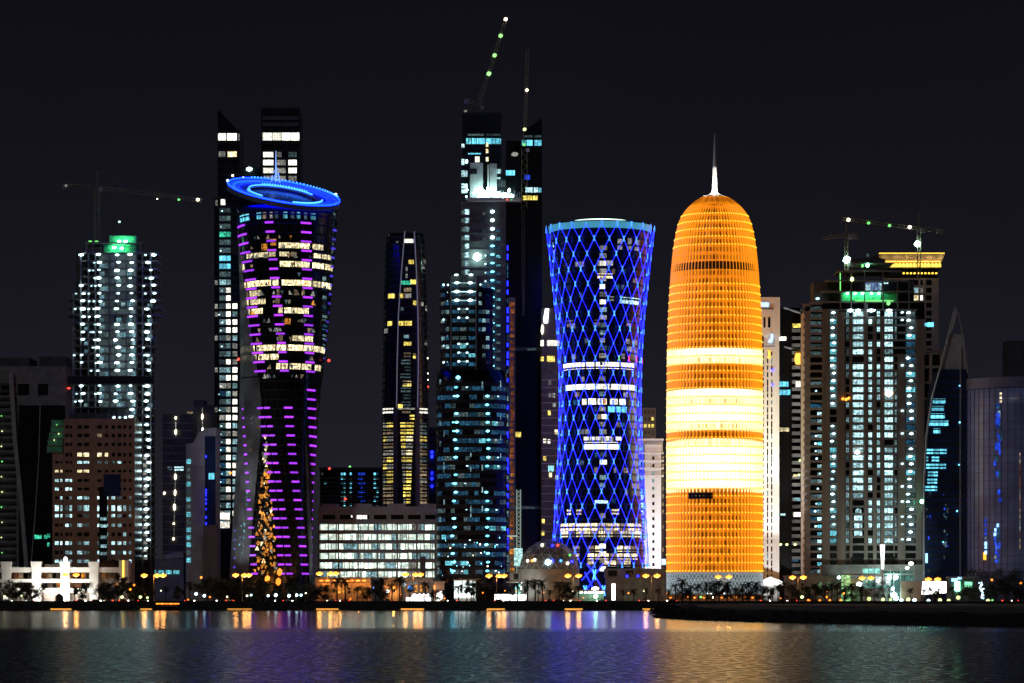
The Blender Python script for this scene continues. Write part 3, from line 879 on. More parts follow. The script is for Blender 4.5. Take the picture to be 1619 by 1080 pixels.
    for ci, (xc, wc) in enumerate(cols_):
        for y in [360.3 + 14.4 * i for i in range(39)]:
            if y > 913 or y < xc[0][0] - 1: continue
            if ci < 2 and 594 < y < 634: continue
            if ci == 2 and 596 < y < 617: continue
            x, w = interp(xc, y), interp(wc, y)
            if w > 17 and y > 634:
                P('light_strip', 'lamp_purple', x - w/2, x - 1, y - 1.5, y + 1.3, -0.5, 0.15)
                P('light_strip', 'lamp_purple', x + 1, x + w/2, y - 1.5, y + 1.3, -0.5, 0.15)
            else: P('light_strip', 'lamp_purple', x - w/2, x + w/2, y - 1.5, y + 1.3, -0.5, 0.15)
    for i in range(15):
        y = 365 + 14.4 * i; x = interp([(365, 531), (450, 526), (570, 517)], y); P('light_strip', 'lamp_violet_blue', x - 3, x + 2, y - 1.5, y + 1.5, -0.5, 0.15)
    for i in range(6): P('light_strip', 'lamp_violet_blue', 372, 375, 838 + 14.4 * i, 841 + 14.4 * i, -0.5, 0.15)
    # left flank between two twisting edges, coloured pale for its reflected light
    def flank(name, mat, left, right, o=0.05):
        bm = bmesh.new(); rr = []
        y_a, y_b = left[0][0], left[-1][0]; n_ = 40
        for i in range(n_ + 1):
            py = y_a + (y_b - y_a) * i / n_
            xa, xb = interp(left, py), interp(right, py)
            rr.append([bm.verts.new(b.S(b.u_at(xa + (xb - xa) * t / 4, py), py, o)) for t in range(5)])
        for A, B in zip(rr, rr[1:]):
            for t in range(4):
                bm.faces.new((A[t], B[t], B[t+1], A[t+1]))
        r_ = bmesh.ops.solidify(bm, geom=bm.faces[:], thickness=0.25)
        bmesh.ops.recalc_face_normals(bm, faces=bm.faces[:])
        me = bpy.data.meshes.new(name); bm.to_mesh(me); bm.free(); me.materials.append(M[mat]); return link(bpy.data.objects.new(name, me), b.root)
    flank('pale_flank', 'glass_sheen', [(600, 380.5), (660, 379), (720, 376), (800, 372), (915, 364.5)], [(600, 414), (640, 417), (690, 416), (760, 409), (915, 396)])
    flank('pale_flank', 'glass_sheen', [(345, 373), (450, 378), (598, 381)], [(345, 376), (450, 388), (598, 412)])
    flank('pale_flank', 'glass_sheen', [(690, 486), (800, 487), (920, 491)], [(690, 487), (800, 492), (920, 496.5)])
    for _ in range(150):                                    # glowing facets stand in for orange lights reflected in the glass
        t = rnd.random() ** 0.7; y = 692 + 215 * t
        c = 424 - 2 * t; w = 2 + 25 * t
        x = c + rnd.uniform(-0.8, 1) * w * 0.8
        mt = 'lit_orange' if rnd.random() < 0.75 and y > 745 else rnd.choice(['lit_warm', 'lit_white_dim', 'lit_warm_dim'])
        s_ = rnd.uniform(1.2, 3.4); TRI(mt, x, y, s_, -0.1)
    for _ in range(60):                                     # cool sparkling facets
        t = rnd.random(); y = 762 + 118 * t; c = 397 - 13 * t; w = 5.5 * math.sin(PI * (0.15 + 0.8 * t)) + 1
        x = c + rnd.uniform(-1, 1) * w
        TRI(rnd.choice(['lit_cool_soft', 'lit_cool_dim', 'lit_blue_dim', 'lit_cyan']), x, y, rnd.uniform(1, 2.2), 0.0)
    for _ in range(36):
        y = rnd.uniform(660, 770); x = 408 + rnd.uniform(-12, 6); TRI(rnd.choice(['lit_cool_dim', 'lit_warm_dim', 'lit_orange', 'lit_white_dim']), x, y, rnd.uniform(.9, 1.8), 0.0)
    for (x, y) in ((447, 905), (445, 920), (428, 916)): b.lamp(x, y, 'lamp_sodium_soft', 3.0, 4.2, b.S(b.u_at(x, y), y, 2.5).y, 'entrance_lamp')
    # blue ring crown
    cxp, cyp = 447, 306.5; a_, c_ = 90 * b.k, 24.5 * b.k
    roll = math.radians(10.5)
    def el(t, f=1.0, lift=0.0):
        # circle of radius a_ leaning towards the water, rolled to the right
        ca, sa = math.cos(t), math.sin(t)
        x = a_ * f * ca * (1.0 if ca > 0 else 0.97); y_ = a_ * f * sa
        tilt = math.asin(min(0.99, c_ / a_)) + 0.02
        z = y_ * math.sin(tilt) + lift; yy = y_ * math.cos(tilt)
        xr = x * math.cos(roll) + z * math.sin(roll); zr = -x * math.sin(roll) + z * math.cos(roll)
        return Vector((b.X(cxp) + xr, yy + 0.0, b.Z(cyp) + zr))
    n_ = 72; T = [2 * PI * i / n_ for i in range(n_)]
    def annulus(name, mat, fa, la, fb, lb, th=0.5):
        bm = bmesh.new()
        A = [bm.verts.new(el(t, fa, la)) for t in T]; B = [bm.verts.new(el(t, fb, lb)) for t in T]
        A2 = [bm.verts.new(el(t, fa, la - th)) for t in T]; B2 = [bm.verts.new(el(t, fb, lb - th)) for t in T]
        for i in range(n_):
            j = (i + 1) % n_
            for q in ((A[i], A[j], B[j], B[i]), (B2[i], B2[j], A2[j], A2[i]), (A2[i], A2[j], A[j], A[i]), (B[i], B[j], B2[j], B2[i])): bm.faces.new(q)
        me = bpy.data.meshes.new(name); bm.to_mesh(me); bm.free(); me.materials.append(M[mat]); return link(bpy.data.objects.new(name, me), b.root)
    rg = annulus('crown_ring', 'crown_blue', 1.0, 0.0, 0.80, -0.3); annulus('inner_ring', 'blue_roof', 0.797, -0.3, 0.60, -0.6)  # ring surface glows by itself in place of light from its tubes
    annulus('crown_rim', 'blue_roof', 1.02, 0.9, 0.985, 0.9, 2.4)
    m = MB(); m.bm.faces.new([m.bm.verts.new(el(t, 0.60, -1.6)) for t in T]); r_ = bmesh.ops.solidify(m.bm, geom=m.bm.faces[:], thickness=0.4); m.build('crown_roof', 'glass_black', b.root)
    def tube(f, lift, t0, t1, r, mat, n=40):
        m = MB(); m.path([el(t0 + (t1 - t0) * i / n, f, lift) for i in range(n + 1)], r, 6); return m.build('light_tube', mat, b.root)
    tube(1.0, 1.25, 0, 2 * PI, 0.42, 'led_ring', 80)
    tube(0.955, 0.35, 0, 2 * PI, 0.30, 'led_blue_deep', 80)
    tube(0.90, 0.30, PI * 0.62, PI * 1.45, 0.45, 'led_ring'); tube(0.86, 0.35, PI * 0.95, PI * 1.95, 0.40, 'led_blue_deep')
    tube(0.80, 0.25, 0.0, 2 * PI, 0.34, 'led_blue_deep', 70)
    tube(0.62, 0.3, PI * 0.22, PI * 1.12, 0.34, 'led_cyan'); tube(0.66, 0.3, PI * 1.12, PI * 1.35, 0.42, 'led_cyan')
    tube(0.70, 0.3, PI * 1.62, PI * 2.02, 0.42, 'led_cyan'); tube(0.88, 0.4, PI * 1.3, PI * 1.62, 0.40, 'led_ring')
    for i in range(30):
        t = PI * (0.12 + 0.62 * i / 29); piece('blob', 'rim_lamp', 'led_cyan', b.root, el(t, 1.0, 1.8), (1.0, 1.0, 0.8))
    for i in range(18):
        t = PI * (0.3 + 0.45 * i / 17); piece('blob', 'rim_lamp', 'led_cyan', b.root, el(t, 0.62, 0.9), (0.9, 0.9, 0.8))
    for t in (PI * 1.02, PI * 0.17): piece('blob', 'beacon', 'lamp_white_small', b.root, el(t, 1.02, 1.9), (1.6, 1.6, 1.6))
    for y in (568, 571): pass
    p0 = el(PI * 0.585, 0.97, 0.8)
    m = MB(); m.bar(p0, p0 + Vector((0, 0, 16)), 0.55, 6, 0.12)
    for i in range(5):
        a = p0 + Vector(((-1) ** i * 1.3, 0, i * 1.4)); m.bar(a, p0 + Vector((0, 0, i * 1.4 + 2.4)), 0.2)
    m.bar(p0 + Vector((-2.2, 0, 0)), p0 + Vector((-1.8, 0, 3)), 0.5); m.bar(p0 + Vector((2.2, 0, -0.8)), p0 + Vector((1.2, 0, 4.5)), 0.35)
    glow('mast_light', (0.25, 0.5, 1.0), 1.0, 0.05)
    m.build('crown_mast', 'mast_light', b.root)
    for z, w_, cn in ((40, 60000, 40), (85, 80000, 30)): flood(b.root, (b.X(352), -62, 1.5), (b.X(384), -14, z), w_, (0.85, 0.92, 1.0), cn)  # unseen floods added to brighten the left flank
    for (x, y) in ((377, 568), (520, 570)): b.lamp(x, y, 'lamp_red', 1.6, 1.6, b.S(b.u_at(x, y), y, 0.8).y, 'beacon')
twisted_tower()
# ------------------------------------------------------------------ left side, farthest first
def far_left_block():
    b = Bld('office_block', 'dark grey office block with slanting fins and a row of green lamps', 'building', 1720, 45)
    b.box('wall', 'concrete', -40, 104, 579, None, 0, 40)
    b.box('roof_block', 'concrete_dark', -40, 46, 565, 579, 2, 30); b.box('roof_block', 'concrete_dark', 61, 104, 563, 579, 2, 30)
    b.box('glass_wall', 'glass_black', 30, 103, 641, None, -0.4, 0.05)
    for y in range(606, 900, 11): b.box('balcony', 'concrete_dark', -40, 24, y, y + 4, -1.3, 0.0)
    for x0, x1 in ((2, 14), (28, 46), (60, 76)): b.win(x0, x1, 607, 625, 'glass_black')
    b.bar('slanting_fin', 'concrete_pale', [(18, 590), (24, 690), (34, 790), (43, 900)], 1.5, -1.6, 4)
    b.bar('slanting_rod', 'concrete_pale', [(64, 641), (62, 720), (57, 800), (49, 900)], 0.32, -1.0, 4)
    for i, y in enumerate(range(658, 890, 24)): b.lamp(3 + (i % 2), y, 'lamp_lime' if i % 3 else 'lamp_green', 0.9, 0.8, -1.8)
    for x0, x1, y0 in ((55, 66, 846), (70, 75, 846), (74, 79, 844), (75, 78, 858)): b.win(x0, x1, y0, y0 + 6, 'lit_green', -0.5)
    b.lamp(109, 614, 'lamp_red', 2.2, 1.3, -0.8, 'beacon')
far_left_block()

def site_tower():
    b = Bld('unfinished_tower', 'unfinished concrete tower strung with white work lamps, green-lit roof core', 'tower', 1640, 180)
    pitch = 12.2; n = 40
    def ext(y):
        if y < 462: return (126, 248)
        if y < 507: return (105, 252)
        if y < 522: return (108, 246)
        return (112, 240)
    for i in range(n):
        y = 400 + pitch * i; x0, x1 = ext(y)
        m = MB(); a, c = b.X(x0), b.X(x1); z = b.Z(y); ch = 3.5
        outl = [(a + ch, 0), (c - ch, 0), (c, ch), (c, 22), (a, 22), (a, ch)]
        vb = [m.bm.verts.new((x, yy, z - 0.35)) for x, yy in outl]; vt = [m.bm.verts.new((x, yy, z + 0.35)) for x, yy in outl]
        m.bm.faces.new(vb[::-1]); m.bm.faces.new(vt)
        for k in range(6): m.bm.faces.new((vb[k], vb[(k+1) % 6], vt[(k+1) % 6], vt[k]))
        m.build('floor_slab', 'concrete', b.root)
    for x0, x1 in ((154, 170), (172, 178), (182, 197), (199, 213)): b.box('core_wall', 'concrete_pale', x0, x1, 400, None, 6.0, 14)
    for x in (114, 126, 138, 149): b.box('column', 'concrete', x, x + 2.2, 462 if x < 120 else 400, None, 1.2, 2.2)
    for x in (171, 180, 198, 214, 224, 237): b.box('column', 'concrete', x, x + 1.8, 400, None, 0.8, 1.8)
    b.box('rear_partition', 'concrete_dark', 114, 238, 402, None, 15, 20)
    b.box('netting_band', 'band_black', 107, 243, 595, 607, -0.7, -0.2)
    colsL = [(119, .45, 's'), (130, .93, 'b'), (142, .6, 's'), (149, .6, 's'), (156, .96, 'b'), (185, .95, 'b'), (208, .85, 'b'), (229, .5, 's'), (233, .93, 'b')]
    for i in range(n):
        y = 400 + pitch * i + 2.6
        if 592 < y < 609: continue
        for x, p, k in colsL:
            if y > 660 and x < 216: continue
            if y > 640 and x < 200: continue
            if x < 126 and y < 462: continue
            if x == 130 and 420 < y < 450: continue
            if rnd.random() > p: continue
            xx = x + rnd.uniform(-2.6, 2.6) + (14 if x == 233 and y < 480 else 0) * rnd.random()
            q_ = rnd.uniform(.65, 1.25)
            if k == 'b': b.lamp(xx, y + rnd.uniform(-.5, .8), 'lamp_white', 2.6 * q_, 1.25 * q_, 0.35, 'work_lamp')
            else: b.lamp(xx, y + 0.6, 'lamp_white_small', 1.5, 0.9, 0.35, 'work_lamp')
    for i in range(1, 21):  # glowing panels stand in for work-lamp spill on the core walls
        y = 400 + pitch * i + 2.2
        if 590 < y < 609: continue
        for x0, x1, pr in ((155, 163, .85), (163, 169.5, .5), (182, 189, .45), (190, 196.5, .35), (199, 206, .55), (206.5, 212, .5), (127, 134, .2), (228, 236, .25)):
            if rnd.random() < pr and (y > 420 or x0 < 170): b.win(x0, x1, y + rnd.uniform(0, 2), y + 8.4, rnd.choice(['lit_spill', 'lit_spill', 'lit_cool_dim', 'lit_cool_soft']), 5.8 if 150 < x0 < 215 else 14.8, 'lit_room')
    for i in range(26, 40):
        y = 400 + pitch * i + 3; b.win(225, 232, y, y + 6, 'lit_white_dim', 2.5, 'lit_room')
    # roof
    b.box('core_top', 'netting_green', 171, 213, 371, 398, 5, 14)
    b.box('formwork', 'netting_green', 163, 176, 386, 400, 3, 5)
    b.box('roof_deck', 'concrete', 134, 224, 383, 385, 1, 18)
    for x in (136, 146, 158, 196, 206, 213, 221): b.box('scaffold_post', 'steel_pale', x, x + 1, 386, 400, 1.5, 2)
    for x, y in ((188, 381), (198, 381), (180, 391), (192, 392)): b.lamp(x, y, 'lamp_green_flood', 2.2, 1.2, 1.6, 'work_lamp')
    for x in (142, 152): b.lamp(x, 381, 'lamp_green', 2.4, 0.8, 1.6, 'work_lamp')
    b.lamp(188, 350, 'lamp_white_small', 1.5, 1.2, 2, 'beacon')
    b.bar('beacon_pole', 'steel_dark', [(187.5, 349), (187.5, 372)], 0.18, 6)
site_tower()
crane('horizontal-jib crane over the green-lit roof of the unfinished tower', 1650, 153.5, 384, 297, (321, 317), (103, 293), [(249, 315, 'lamp_warm', 0.9), (283, 316, 'lamp_green', 1.5), (313, 316, 'lamp_warm', 1.9), (160, 299, 'lit_white_dim', 1.6), (105, 294, 'lit_white_dim', 1.6)], mw=2.3)

def brown_block():
    b = Bld('stone_block', 'brown stone block with punched windows and a green-netted corner', 'building', 1600, 148)
    b.box('core', 'glass_black', 101, 213, 662, None, 0, 30); b.box('wing_core', 'glass_black', 83, 101, 717, None, 0.2, 30)
    b.box('roof_plant', 'concrete_dark', 108, 168, 652, 662, 6, 20)
    rows = [(672.5, 678), (686, 691.5), (700, 705.5), (716, 722), (729, 733), (743, 747), (757.5, 762), (771, 775.5), (785, 789.5), (799, 808), (813, 818), (828, 833), (842, 848), (856, 861.5), (871, 876.5), (885, 890)]
    cols = [(103.5, 108.5), (110, 114), (122.5, 130), (132.5, 141), (154, 161), (166, 171), (176.5, 182), (186, 192), (195, 199.5), (204, 208)]
    def f(ci, ri, c, r):
        if ri in (0, 1, 2): return None if rnd.random() > 0.06 else 'lit_warm_dim'
        if ri == 3: return 'lit_warm' if ci in (2, 3, 4, 5) else None
        if ri == 4: return 'lit_cool' if ci in (2, 3, 7) else ('lit_cool_dim' if ci in (4, 5, 6) else None)
        if ri == 5: return 'lit_warm' if ci in (2, 3) else None
        if ri in (6, 7): return 'lit_cool' if ci in (0, 1) else None
        if ci in (7, 8) and ri < 9: return 'lit_cool_dim' if rnd.random() < 0.5 else None
        if ri == 12: return None if ci < 5 else ('lit_cool_soft' if rnd.random() < .5 else None)
        q = rnd.random()
        return 'lit_cool' if q < 0.38 else 'lit_cool_soft' if q < 0.62 else 'lit_cool_dim' if q < 0.78 else None
    b.grid(101, 213, 662, 952, cols, rows, 'stone_brown', f)
    b.grid(83, 100.6, 717, 952, [(87, 93), (95.5, 98.8)], rows[4:], 'stone_brown', lambda ci, ri, c, r: 'lit_cool' if ri in (2, 3, 4, 5, 6, 9, 11) and rnd.random() < .85 else ('lit_warm' if ri == 1 else None))
    b.box('blue_curtain_wall', 'glass_blue', 164, 191, 750, 784, -0.7, -0.5); b.box('dark_bay', 'glass_black', 157, 170, 770, 900, -0.62, -0.5)
    for y in (818, 829, 847, 861, 873): b.win(159, 169, y, y + 5, rnd.choice(['lit_cool', 'lit_cool_soft']), -0.66)
    for i in range(3): b.lamp(180 + i * 9, 660, 'lamp_white_small', 1.7, 1.5, 0.6, 'roof_lamp')
    for i, (x0, x1) in enumerate(((81, 100), (80, 100), (77, 100), (75, 99), (74, 99))):
        y = 664 + i * 10.4; b.box('netting', 'netting_green', x0, x1, y, y + 8.6, 0.6, 4); b.box('floor_slab', 'concrete', x0 - 1, x1 + 0.5, y + 8.7, y + 10.3, 0.1, 8)
    b.lamp(93, 686, 'lamp_lime', 0.8, 0.8, -0.6); b.lamp(86, 696, 'lamp_lime', 0.7, 0.7, -0.9); b.lamp(90, 672, 'lamp_green', 0.7, 0.7, -0.9)
brown_block()

def grey_back_towers():
    b = Bld('slab_tower', 'dark tower with strings of white lamps rising behind the grey slab', 'tower', 1760, 292)
    b.box('wall', 'concrete_dark', 257, 306, 655, None, 0, 30); b.box('wall', 'concrete_dark', 306, 345, 640, None, 3, 30)
    for y in range(668, 905, 12): b.box('floor_band', 'concrete', 257, 306, y, y + 1.5, -0.4, 0.02)
    b.box('roof_block', 'concrete_dark', 304, 322, 632, 640, 5, 20)
    for (x, y, h) in ((278, 661, 2), (278, 683, 3.5), (277.5, 754, 4), (277, 779, 4), (276, 802, 4.4), (275, 828, 1.4), (274.5, 852, 2), (320, 659, 4), (320.5, 679, 2.4), (260, 780, 1.9)):
        b.lamp(x, y, 'lamp_warm', 1.4, h, -0.6)
    for pts in (((278, 665), (278, 690)), ((277.5, 745), (275, 852)), ((320, 645), (320.5, 683))): b.bar('lamp_cable', 'lit_white_dim', list(pts), 0.22, -0.5)
    b.win(265, 272, 738, 743, 'lit_cool_soft'); b.win(276, 290, 738, 744, 'lit_cool'); b.win(296, 305, 651, 654, 'lit_warm_dim')
    b.poly('canopy', 'concrete_pale', [(258, 878), (290, 872), (292, 882), (262, 884)], -4, 2)
    for x, y in ((251, 887), (269, 887), (282, 900), (262, 906)): b.lamp(x, y, 'lamp_white_small', 2.2, 0.9, -1)
    b.box('low_wing', 'concrete', 236, 292, 884, None, -6, -1)
    for x in (240, 252, 264, 276): b.win(x, x + 9, 902, 908, 'lit_teal', -6.1)
grey_back_towers()

def grey_slab():
    b = Bld('slab_tower', 'narrow pale grey slab tower with a slanted top and teal windows down one edge', 'tower', 1620, 317)
    b.poly('wall', 'concrete_pale', [(294, 951), (294, 702), (305, 700), (314, 684), (324, 678), (342, 676), (342, 951)], 0, 22)
    for y in range(726, 890, 12): b.win(295, 301.5, y, y + 7, rnd.choice(['lit_teal', 'lit_cool_dim', 'lit_cool_dim', 'lit_teal']))
    b.box('blue_glass', 'glass_blue', 324, 341, 690, 830, -0.3, -0.05)
    b.win(330, 339, 748, 758, 'lit_cyan', -0.35)
    for y in (722, 775, 779, 783, 790, 796, 805, 818, 828): b.lamp(326, y, 'led_blue', 0.8, 1.4, -0.6)
    b.box('string_course', 'concrete', 294, 323, 738, 739.5, -0.3, 0.02)
    b.box('base_wall', 'stone_tan', 322, 345, 831, None, -3, -0.31)
    b.bar('joint', 'concrete', [(320.5, 850), (321, 945)], 0.25, -3.1)
grey_slab()

def twin_tower():
    b = Bld('twin_tower', 'pair of dark office towers behind the twisted tower, wide window rows lit near their tops', 'tower', 1760, 410)
    b.poly('left_shaft', 'glass_dark', [(344, 951), (344, 175), (347, 175), (374, 204), (379, 206), (379, 951)], 0, 25)
    b.box('left_annex', 'glass_dark', 338, 345, 312, None, 3, 22)
    b.box('right_shaft', 'glass_dark', 413, 474, 173, 420, 0, 25); b.box('link', 'glass_dark', 379, 413, 262, None, 8, 22)
    b.box('roof_screen', 'band_black', 414, 473, 170, 174, 0.5, 24)
    for y in (184, 194): b.box('louvre_band', 'concrete_dark', 415, 472, y, y + 5.5, -0.4, 0.02)
    pitch = 12.6
    for y in [224 + pitch * i for i in range(48)]:
        b.box('floor_band', 'band_black', 344, 378.5, y, y + 3, -0.35, 0.02)
        if y < 285: b.box('floor_band', 'band_black', 413, 474, y, y + 3, -0.35, 0.02)
    for x in (433, 452.7): b.box('pier', 'band_black', x, x + 2, 226, 300, -0.4, 0.02)
    for x0, x1 in ((415.5, 430), (431, 445), (446, 459), (460, 473)): b.win(x0, x1, 210, 222, 'lit_white')
    for x0, x1, m_ in ((345, 357, 'lit_white'), (359, 374, 'lit_white'), (376, 379, 'lit_white_dim')): b.win(x0, x1, 211, 222, m_)
    for x0, x1, m_ in ((346, 356, 'lit_white_dim'), (360, 374, 'lit_warm')): b.win(x0, x1, 238, 248, m_)
    for k, y in enumerate([227 + pitch * i for i in range(1, 5)]):
        for j, (x0, x1) in enumerate(((416, 432), (436, 452), (456, 469))):
            m_ = 'lit_white_dim' if (j == 1 or k == 3) else 'lit_white'
            b.win(x0, x1 if not (k == 0 and j == 1) else 445, y + 0.8, y + 9, m_ if not (k == 0 and j == 2) else 'lit_cool_dim')
    b.lamp(392.5, 265, 'lamp_white', 4.0, 2.6, 6.5); b.lamp(368, 278, 'lamp_warm', 1.4, 1.3, -1); b.lamp(383, 279, 'lamp_warm', 1.4, 1.3, 6)
    i = 0
    for y in [227 + pitch * q for q in range(48)]:
        if y < 308: continue
        i += 1
        if y < 325: b.win(340, 347, y, y + 9, 'lit_white_dim', 2.9); b.win(349, 356, y, y + 9, 'lit_white'); continue
        if 365 < y < 378: m1 = 'lit_green'
        elif 395 < y < 420: m1 = 'lit_cyan'
        else: m1 = rnd.choice(['lit_cool_dim', 'lit_cool_dim', 'lit_cool_dim', 'lit_cool_soft'] if y < 600 else ['lit_cool_dim', 'lit_white_dim', 'lit_cool_dim', 'lit_blue_dim'])
        w0 = 347
        b.win(w0, 357, y + 1, y + 9, m1)
        b.win(357.6, 364.5, y + 1, y + 9, rnd.choice(['lit_white_dim', 'lit_cool_soft', 'lit_white', 'lit_white']) if y > 440 else m1)
        if y > 470: b.win(367.5, 375, y + 1, y + 9, rnd.choice(['lit_white', 'lit_white', 'lit_white_dim', 'lit_cool_soft']))
        if y > 430 and rnd.random() < .3: b.win(339, 343.5, y + 1, y + 8, 'lit_white_dim', 2.9)
        if rnd.random() < .5: b.lamp(rnd.uniform(346, 352), y + 6, 'lamp_white_small', 0.9, 0.7, -0.5)
    for y in (811, 825): b.win(345, 363, y, y + 10, 'lit_white', -0.25)
    b.lamp(364, 748, 'lamp_sodium_soft', 1.7, 1.7, -0.6)
twin_tower()

def car_park():
    b = Bld('car_park', 'wide grey multi-storey car park with six rows of glaring open decks', 'building', 1610, 597)
    b.box('rear_wall', 'concrete', 503, 689, 800, None, 9, 30)
    b.box('parapet', 'concrete_pale', 503, 689, 801, 814, 0, 28)
    for x0, x1 in ((508, 533), (560, 586), (612, 640), (663, 689)): b.box('parapet_block', 'concrete_pale', x0, x1, 796.5, 801, 1, 20)
    b.box('upper_wall', 'concrete_pale', 503, 689, 821, 828.5, 0, 8)
    b.box('upper_glass', 'glass_black', 504, 688, 814, 821, 1.2, 3)
    for x in range(503, 690, 27): b.box('pier', 'concrete_pale', x, x + 7 if x < 680 else 689, 814, 821, 0.03, 8)
    b.win(564, 580, 814.5, 820.5, 'lit_white', 0.9); b.win(555, 557, 815, 818, 'lit_white', 0.9)
    ye = [828.5, 844, 859, 874, 889, 903, 917]
    for i, y in enumerate(ye[:-1]):
        b.box('deck_wall', 'concrete_pale', 502.5, 689.5, y + 9.6, ye[i + 1], -0.4, 8.9)
        x = 504
        while x < 688:
            w = rnd.choice([7, 9, 11, 13, 16]); x1 = min(x + w, 688)
            m_ = 'lit_carpark' if rnd.random() < 0.86 else 'lit_cool_soft'
            if 640 < x < 660 and rnd.random() < .6: m_ = 'lit_white_dim'
            b.win(x, x1 - 1.3, y + rnd.uniform(0.2, 1.0), y + 9.6, m_, 1.4, 'lit_bay')
            x = x1
        for x in range(503, 690, 31): b.box('column', 'concrete', x, x + 2.2, y, y + 9.6, 0.4, 1.2)
    b.box('ground_floor', 'concrete', 503, 689, 917, None, -0.2, 8)
    b.box('stair_core', 'concrete', 664, 673, 880, None, -1.0, 0.6)
car_park()

def blue_lit_block():
    b = Bld('hotel_block', 'low dark block with columns of tiny blue windows behind the car park', 'building', 1720, 555)
    b.box('wall', 'glass_black', 506, 606, 742, None, 0, 25)
    b.box('parapet', 'band_black', 505, 607, 739, 743, -0.3, 25.2)
    for y in range(750, 800, 7): b.box('floor_band', 'band_black', 506, 606, y + 4.6, y + 7, -0.3, 0.02)
    for y in range(747, 797, 7):
        for x in (539, 543, 553, 566, 570, 574, 591, 595, 508, 513, 521):
            if x < 530 and rnd.random() < .8: continue
            if rnd.random() < .75: b.win(x, x + 3.2, y + 0.5, y + 4.2, 'lit_blue' if 560 < x < 580 else rnd.choice(['lit_cyan', 'lit_blue_dim', 'lit_cool_dim', 'lit_teal']))
    b.lamp(521, 741, 'lamp_red', 1.6, 1.4, -0.6, 'beacon'); b.lamp(546, 789, 'lamp_red', 1.7, 1.4, -0.6, 'beacon'); b.lamp(553, 738, 'lamp_green', 1.5, 1.5, 1, 'beacon')
blue_lit_block()

def slender_tower():
    b = Round('slender_tower', 'slender dark rounded tower with two pale converging ribs and yellow windows', 'tower', 1680, 641)
    tab = [(368, 29), (400, 31), (470, 33.5), (560, 35), (650, 36.5), (951, 37)]
    rp = lambda py: interp(tab, py)
    b.shape(lambda u, py: (rp(py) * math.copysign(abs(math.sin(u)) ** 0.75, math.sin(u)), -rp(py) * 0.9 * math.copysign(abs(math.cos(u)) ** 0.75, math.cos(u))))
    b.loft('glass_wall', 'glass_dark', [371 + 580 * i / 30 for i in range(31)], 48, True, 0)
    ys = [377 + 10.9 * i for i in range(40)]
    for y in ys: b.ring('floor_edge', 'band_black', y, y + 2.6, -0.02, 0.3, 48)
    W = lambda x0, x1, y0, mat, h=7.2: b.pxpanel('window', mat, x0, x1, y0, y0 + h, -0.03, 0.2)
    W(640, 654, 381, 'lit_white', 6); W(647, 655, 414, 'lit_yellow'); W(642, 645, 425, 'lit_white_dim'); W(642, 645, 436, 'lit_white_dim'); W(634, 650, 447, 'lit_green', 6); W(650, 658, 445, 'lit_yellow')
    W(615, 625, 467, 'lit_yellow'); W(632, 639, 467, 'lit_yellow'); W(641, 651, 467, 'lit_white_dim'); W(654, 659, 478, 'lit_yellow'); W(634, 640, 487, 'lit_cool_dim'); W(640, 651, 458, 'lit_warm_dim')
    W(614, 621, 510, 'lit_yellow'); W(631, 640, 509, 'lit_yellow', 8.5); W(641, 652, 509, 'lit_yellow', 8.5); W(609, 614, 521, 'lit_white_dim'); W(640, 648, 530, 'lit_cool_soft'); W(640, 651, 541, 'lit_yellow', 8); W(654, 658, 562, 'lit_yellow'); W(638, 651, 605, 'lit_yellow', 8)
    for x, y in ((672, 410), (670, 420), (668, 480), (675, 485), (674, 540)): W(x - 2, x + 1.5, y, 'lit_white_dim')
    for y in (567, 591, 601, 640): b.lamp(676.5, y, 'lamp_warm', 0.8, 0.8, -2)
    b.lamp(676.5, 612, 'lamp_red', 1.4, 1.4, -2, 'beacon')
    for y in range(560, 660, 11):
        if rnd.random() < .7: W(633 + rnd.uniform(0, 8), 650, y, rnd.choice(['lit_cool_dim', 'lit_warm_dim', 'lit_cool_dim']))
    for (x0, x1) in ((606, 623), (631, 657), (664, 676)): W(x0, x1, 647, 'lit_white' if x0 != 631 else 'lit_white_dim', 8 if x0 != 631 else 2.5)
    W(649, 656, 658, 'lit_yellow'); W(631, 638, 640, 'lit_yellow')
    for y in [670 + 10.9 * i for i in range(12)]:
        q = (y - 670) / 130; 
        for x0, x1 in ((634 + 6 * q, 642), (643, 655 - 6 * q)):
            r_ = rnd.random(); W(x0, x1, y, 'lit_yellow' if r_ < .55 else 'lit_warm' if r_ < .75 else 'lit_white_dim')
        for x0, x1 in ((607, 612), (613, 623)): W(x0, x1, y, rnd.choice(['lit_yellow', 'lit_warm_dim', 'lit_warm_dim', 'lit_white_dim']))
        W(665, 675, y, rnd.choice(['lit_warm_dim', 'lit_white_dim', 'lit_cool_dim', 'lit_yellow']))
    for pts in ([(641, 369), (636, 430), (631.5, 500), (629.5, 570), (629, 646)], [(655, 369), (658.5, 430), (661, 500), (661.5, 570), (660.5, 646)]):
        m = MB(); m.path([b.S(b.u_at(x, y), y, 0.5) for x, y in pts], 0.3, 5); m.build('rib', 'rib_light', b.root)
    for x in (626, 660): b.pxpanel('lower_pier', 'concrete_dark', x - 2.5, x + 3.5, 646, 951, 0, 0.5)
    b.lamp(608, 735, 'lamp_red', 1.7, 1.5, -4, 'beacon')
slender_tower()

def violet_slab():
    b = Bld('slab_tower', 'thin violet-lit slab between the slender tower and the round teal tower', 'tower', 1730, 683)
    b.box('wall', 'stone_warm_grey', 676, 692, 676, None, 0, 18)
    for y in range(686, 900, 12): b.box('floor_band', 'concrete_dark', 676, 692, y, y + 2.5, -0.3, 0.02)
    for y in (715, 722, 748, 757, 769): b.lamp(683, y, 'led_blue', 1.6, 2.2, -0.5)
violet_slab()

